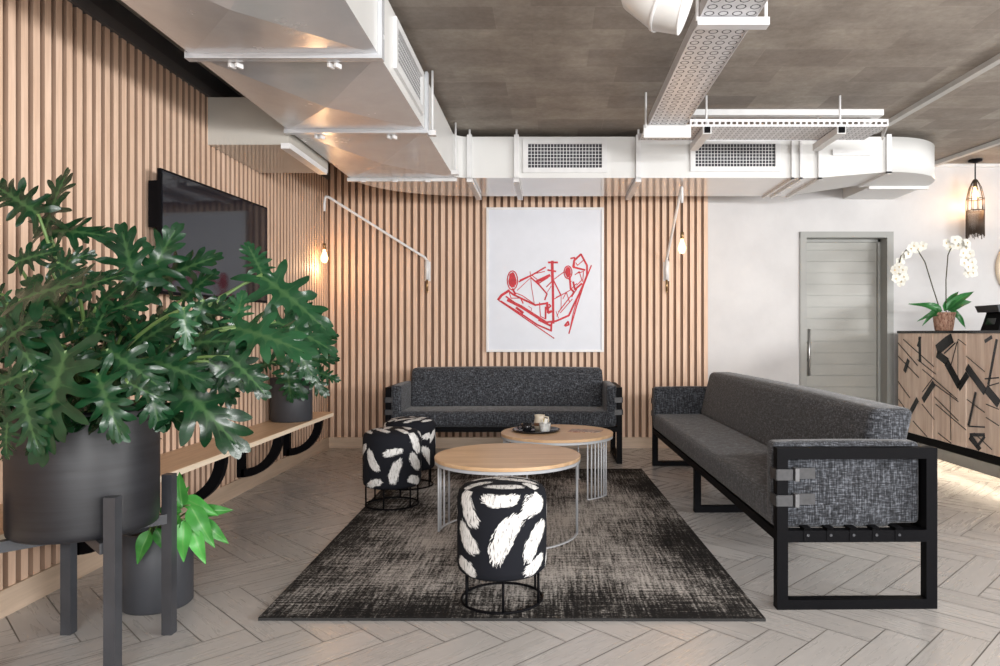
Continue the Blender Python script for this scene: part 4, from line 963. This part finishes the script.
# small floor pot
SC_ = Vector((-1.64, 2.925, 0)); SR, SH = .135, .315
sp_ = thing('potted_lily', 'small bright green leafy plant in a grey pot on the floor below the bench', 'potted plant', SC_)
g = G(); g.lathe([(0, 0), (SR-.008, 0), (SR, .008), (SR, SH-.004), (SR-.004, SH), (SR-.012, SH), (SR-.014, SH-.05), (0, SH-.05)], n=56); g.build('pot', M['pot_grey'], sp_)
g = G(); g.lathe([(0, SH-.03), (SR-.016, SH-.035), (SR-.016, SH-.049), (0, SH-.049)], n=40); g.build('soil', M['soil'], sp_)
fo3 = Foliage(); c3 = SC_+Vector((0, 0, SH-.03))
for px, py, Y, ang, size, tint, bk in ((182, 508, 2.78, 100, 42, .2, .1), (184, 498, 2.8, -22, 44, .35, -.2), (190, 505, 2.76, -55, 56, .2, -.2), (180, 515, 2.72, -120, 40, .3, -.2), (184, 520, 2.72, -88, 48, .45, -.2), (200, 520, 2.78, -40, 42, .15, 0), (150, 530, 2.75, -110, 42, .15, -.2), (156, 528, 2.78, -60, 36, .1, -.1), (160, 520, 2.85, 150, 42, .0, 0), (192, 528, 2.74, -65, 44, .5, -.2), (170, 512, 2.9, 60, 34, .1, .2), (182, 512, 2.74, 170, 32, .1, -.2), (196, 512, 2.82, 5, 40, .1, 0)):
    b = P(px, py, Y); a = math.radians(ang); d = Vector((math.cos(a), bk, math.sin(a)))
    fo3.simple(b, d, (.25, -1, .45), size*.86*Y/F, .22, .22, tint); fo3.stalk(c3+Vector((rng.uniform(-.04, .04), rng.uniform(-.04, .04), 0)), b, .004, .06)
fo3.build(sp_, M['fresh'])

# orchid on the counter
OC = Vector((3.50, 6.22, CT)); oc = thing('potted_orchid', 'white orchid with two arching sprays in a brown basket pot on the counter', 'potted plant', OC)
m = N('woven_terracotta', .7); f = m.noise(m.mapping(m.coord(), (60, 60, 30)), 1, 3, .7); m.set('Base Color', m.ramp(f, [(.35, (.16, .07, .04)), (.5, (.42, .23, .16)), (.68, (.60, .40, .30))])); m.bump(f, .5, .01); M['basket'] = m.mat
g = G(); g.lathe([(0, 0), (.068, 0), (.074, .01), (.09, .14), (.096, .15), (.096, .162), (.084, .162), (.080, .13), (0, .13)], n=40); g.build('pot', M['basket'], oc)
fo4 = Foliage(); c4 = OC+Vector((0, 0, .14))
for px, py, ang, size, bk in ((946, 310, 42, 36, -.1), (944, 311, 55, 30, .1), (943, 311, 158, 30, 0), (942, 312, 190, 24, -.2), (950, 309, -48, 24, -.3), (938, 309, 215, 22, -.3), (948, 311, 30, 34, .1)):
    b = P(px, py, 6.2); a = math.radians(ang); fo4.simple(b, (math.cos(a), bk, math.sin(a)), (-.4, -1, .6), size*6.2/F, .15, .35, .15)
M['orchid_leaf'] = leaf_mat('orchid_leaf', (.012, .075, .02), (.03, .15, .04), (.08, .25, .08), .3)
s1 = [P(937+7*0, 306, 6.2), P(932, 285, 6.2), P(925, 262, 6.2), P(917, 249, 6.2), P(908, 248, 6.2), P(901, 256, 6.2), P(898, 270, 6.2)]
s2 = [P(945, 306, 6.22), P(946, 280, 6.22), P(948, 255, 6.22), P(953, 244, 6.22), P(962, 243, 6.22), P(969, 252, 6.22), P(972, 266, 6.22)]
s1[0] = c4+Vector((-.02, 0, 0)); s2[0] = c4+Vector((.02, 0, 0))
for pts in (s1, s2): fo4.st.tube(pts, .005, 7)
fo4.g.build('leaves', M['orchid_leaf'], oc, 0, True)
M['orchid_stem'] = plain('dark_orchid_stem', (.06, .055, .03), .6); fo4.st.build('stem', M['orchid_stem'], oc, 0, True)
M['petal'] = plain('white_petal', (.76, .75, .69), .55, 0, .04); M['lip'] = plain('yellow_lip', (.65, .45, .10), .5)
rng = random.Random(9)
def blossom(c, r, fdir):
    fdir = Vector(fdir).normalized(); u = fdir.orthogonal().normalized(); w = fdir.cross(u); g = G(); g.sm = True; a0 = rng.random()*6
    for k in range(5):
        a = a0+2*PI*k/5; d = u*math.cos(a)+w*math.sin(a); t = fdir.cross(d); R_ = r*(1 if k % 2 else .9); rows = []
        for y_, wd in ((.02, .1), (.35, .42), (.7, .5), (1, .12)):
            rows.append([g.bm.verts.new(c+d*R_*y_+t*R_*wd*x_+fdir*(.10*r*abs(x_)+.15*r*y_*(1-y_)*4*.5)) for x_ in (-1, 0, 1)])
        for p0, p1 in zip(rows, rows[1:]):
            for j in range(2): g.face([p0[j], p0[j+1], p1[j+1], p1[j]])
    g.m = 1; g.tube([c+fdir*.002, c+fdir*r*.3], [r*.16, r*.06], 7)
    b = g.build('blossom', [M['petal'], M['lip']], oc, 0, True)
sp1 = [(918, 249), (911, 249), (905, 255), (900, 262), (903, 270), (898, 273), (904, 277), (899, 267), (908, 254), (923, 246)]
sp1 += [(896, 279), (901, 282), (895, 270), (914, 246)]; sp2 = [(973, 273), (968, 273), (964, 263), (959, 240), (946, 243), (955, 240), (961, 243), (966, 248), (970, 254), (966, 258), (972, 262), (968, 267), (973, 268), (963, 253), (958, 246), (950, 247), (967, 243)]
for px, py in sp1+sp2: blossom(P(px, py, 6.2+rng.uniform(-.03, .03)), .044, (rng.uniform(-.5, .3), -1, rng.uniform(-.4, .3)))
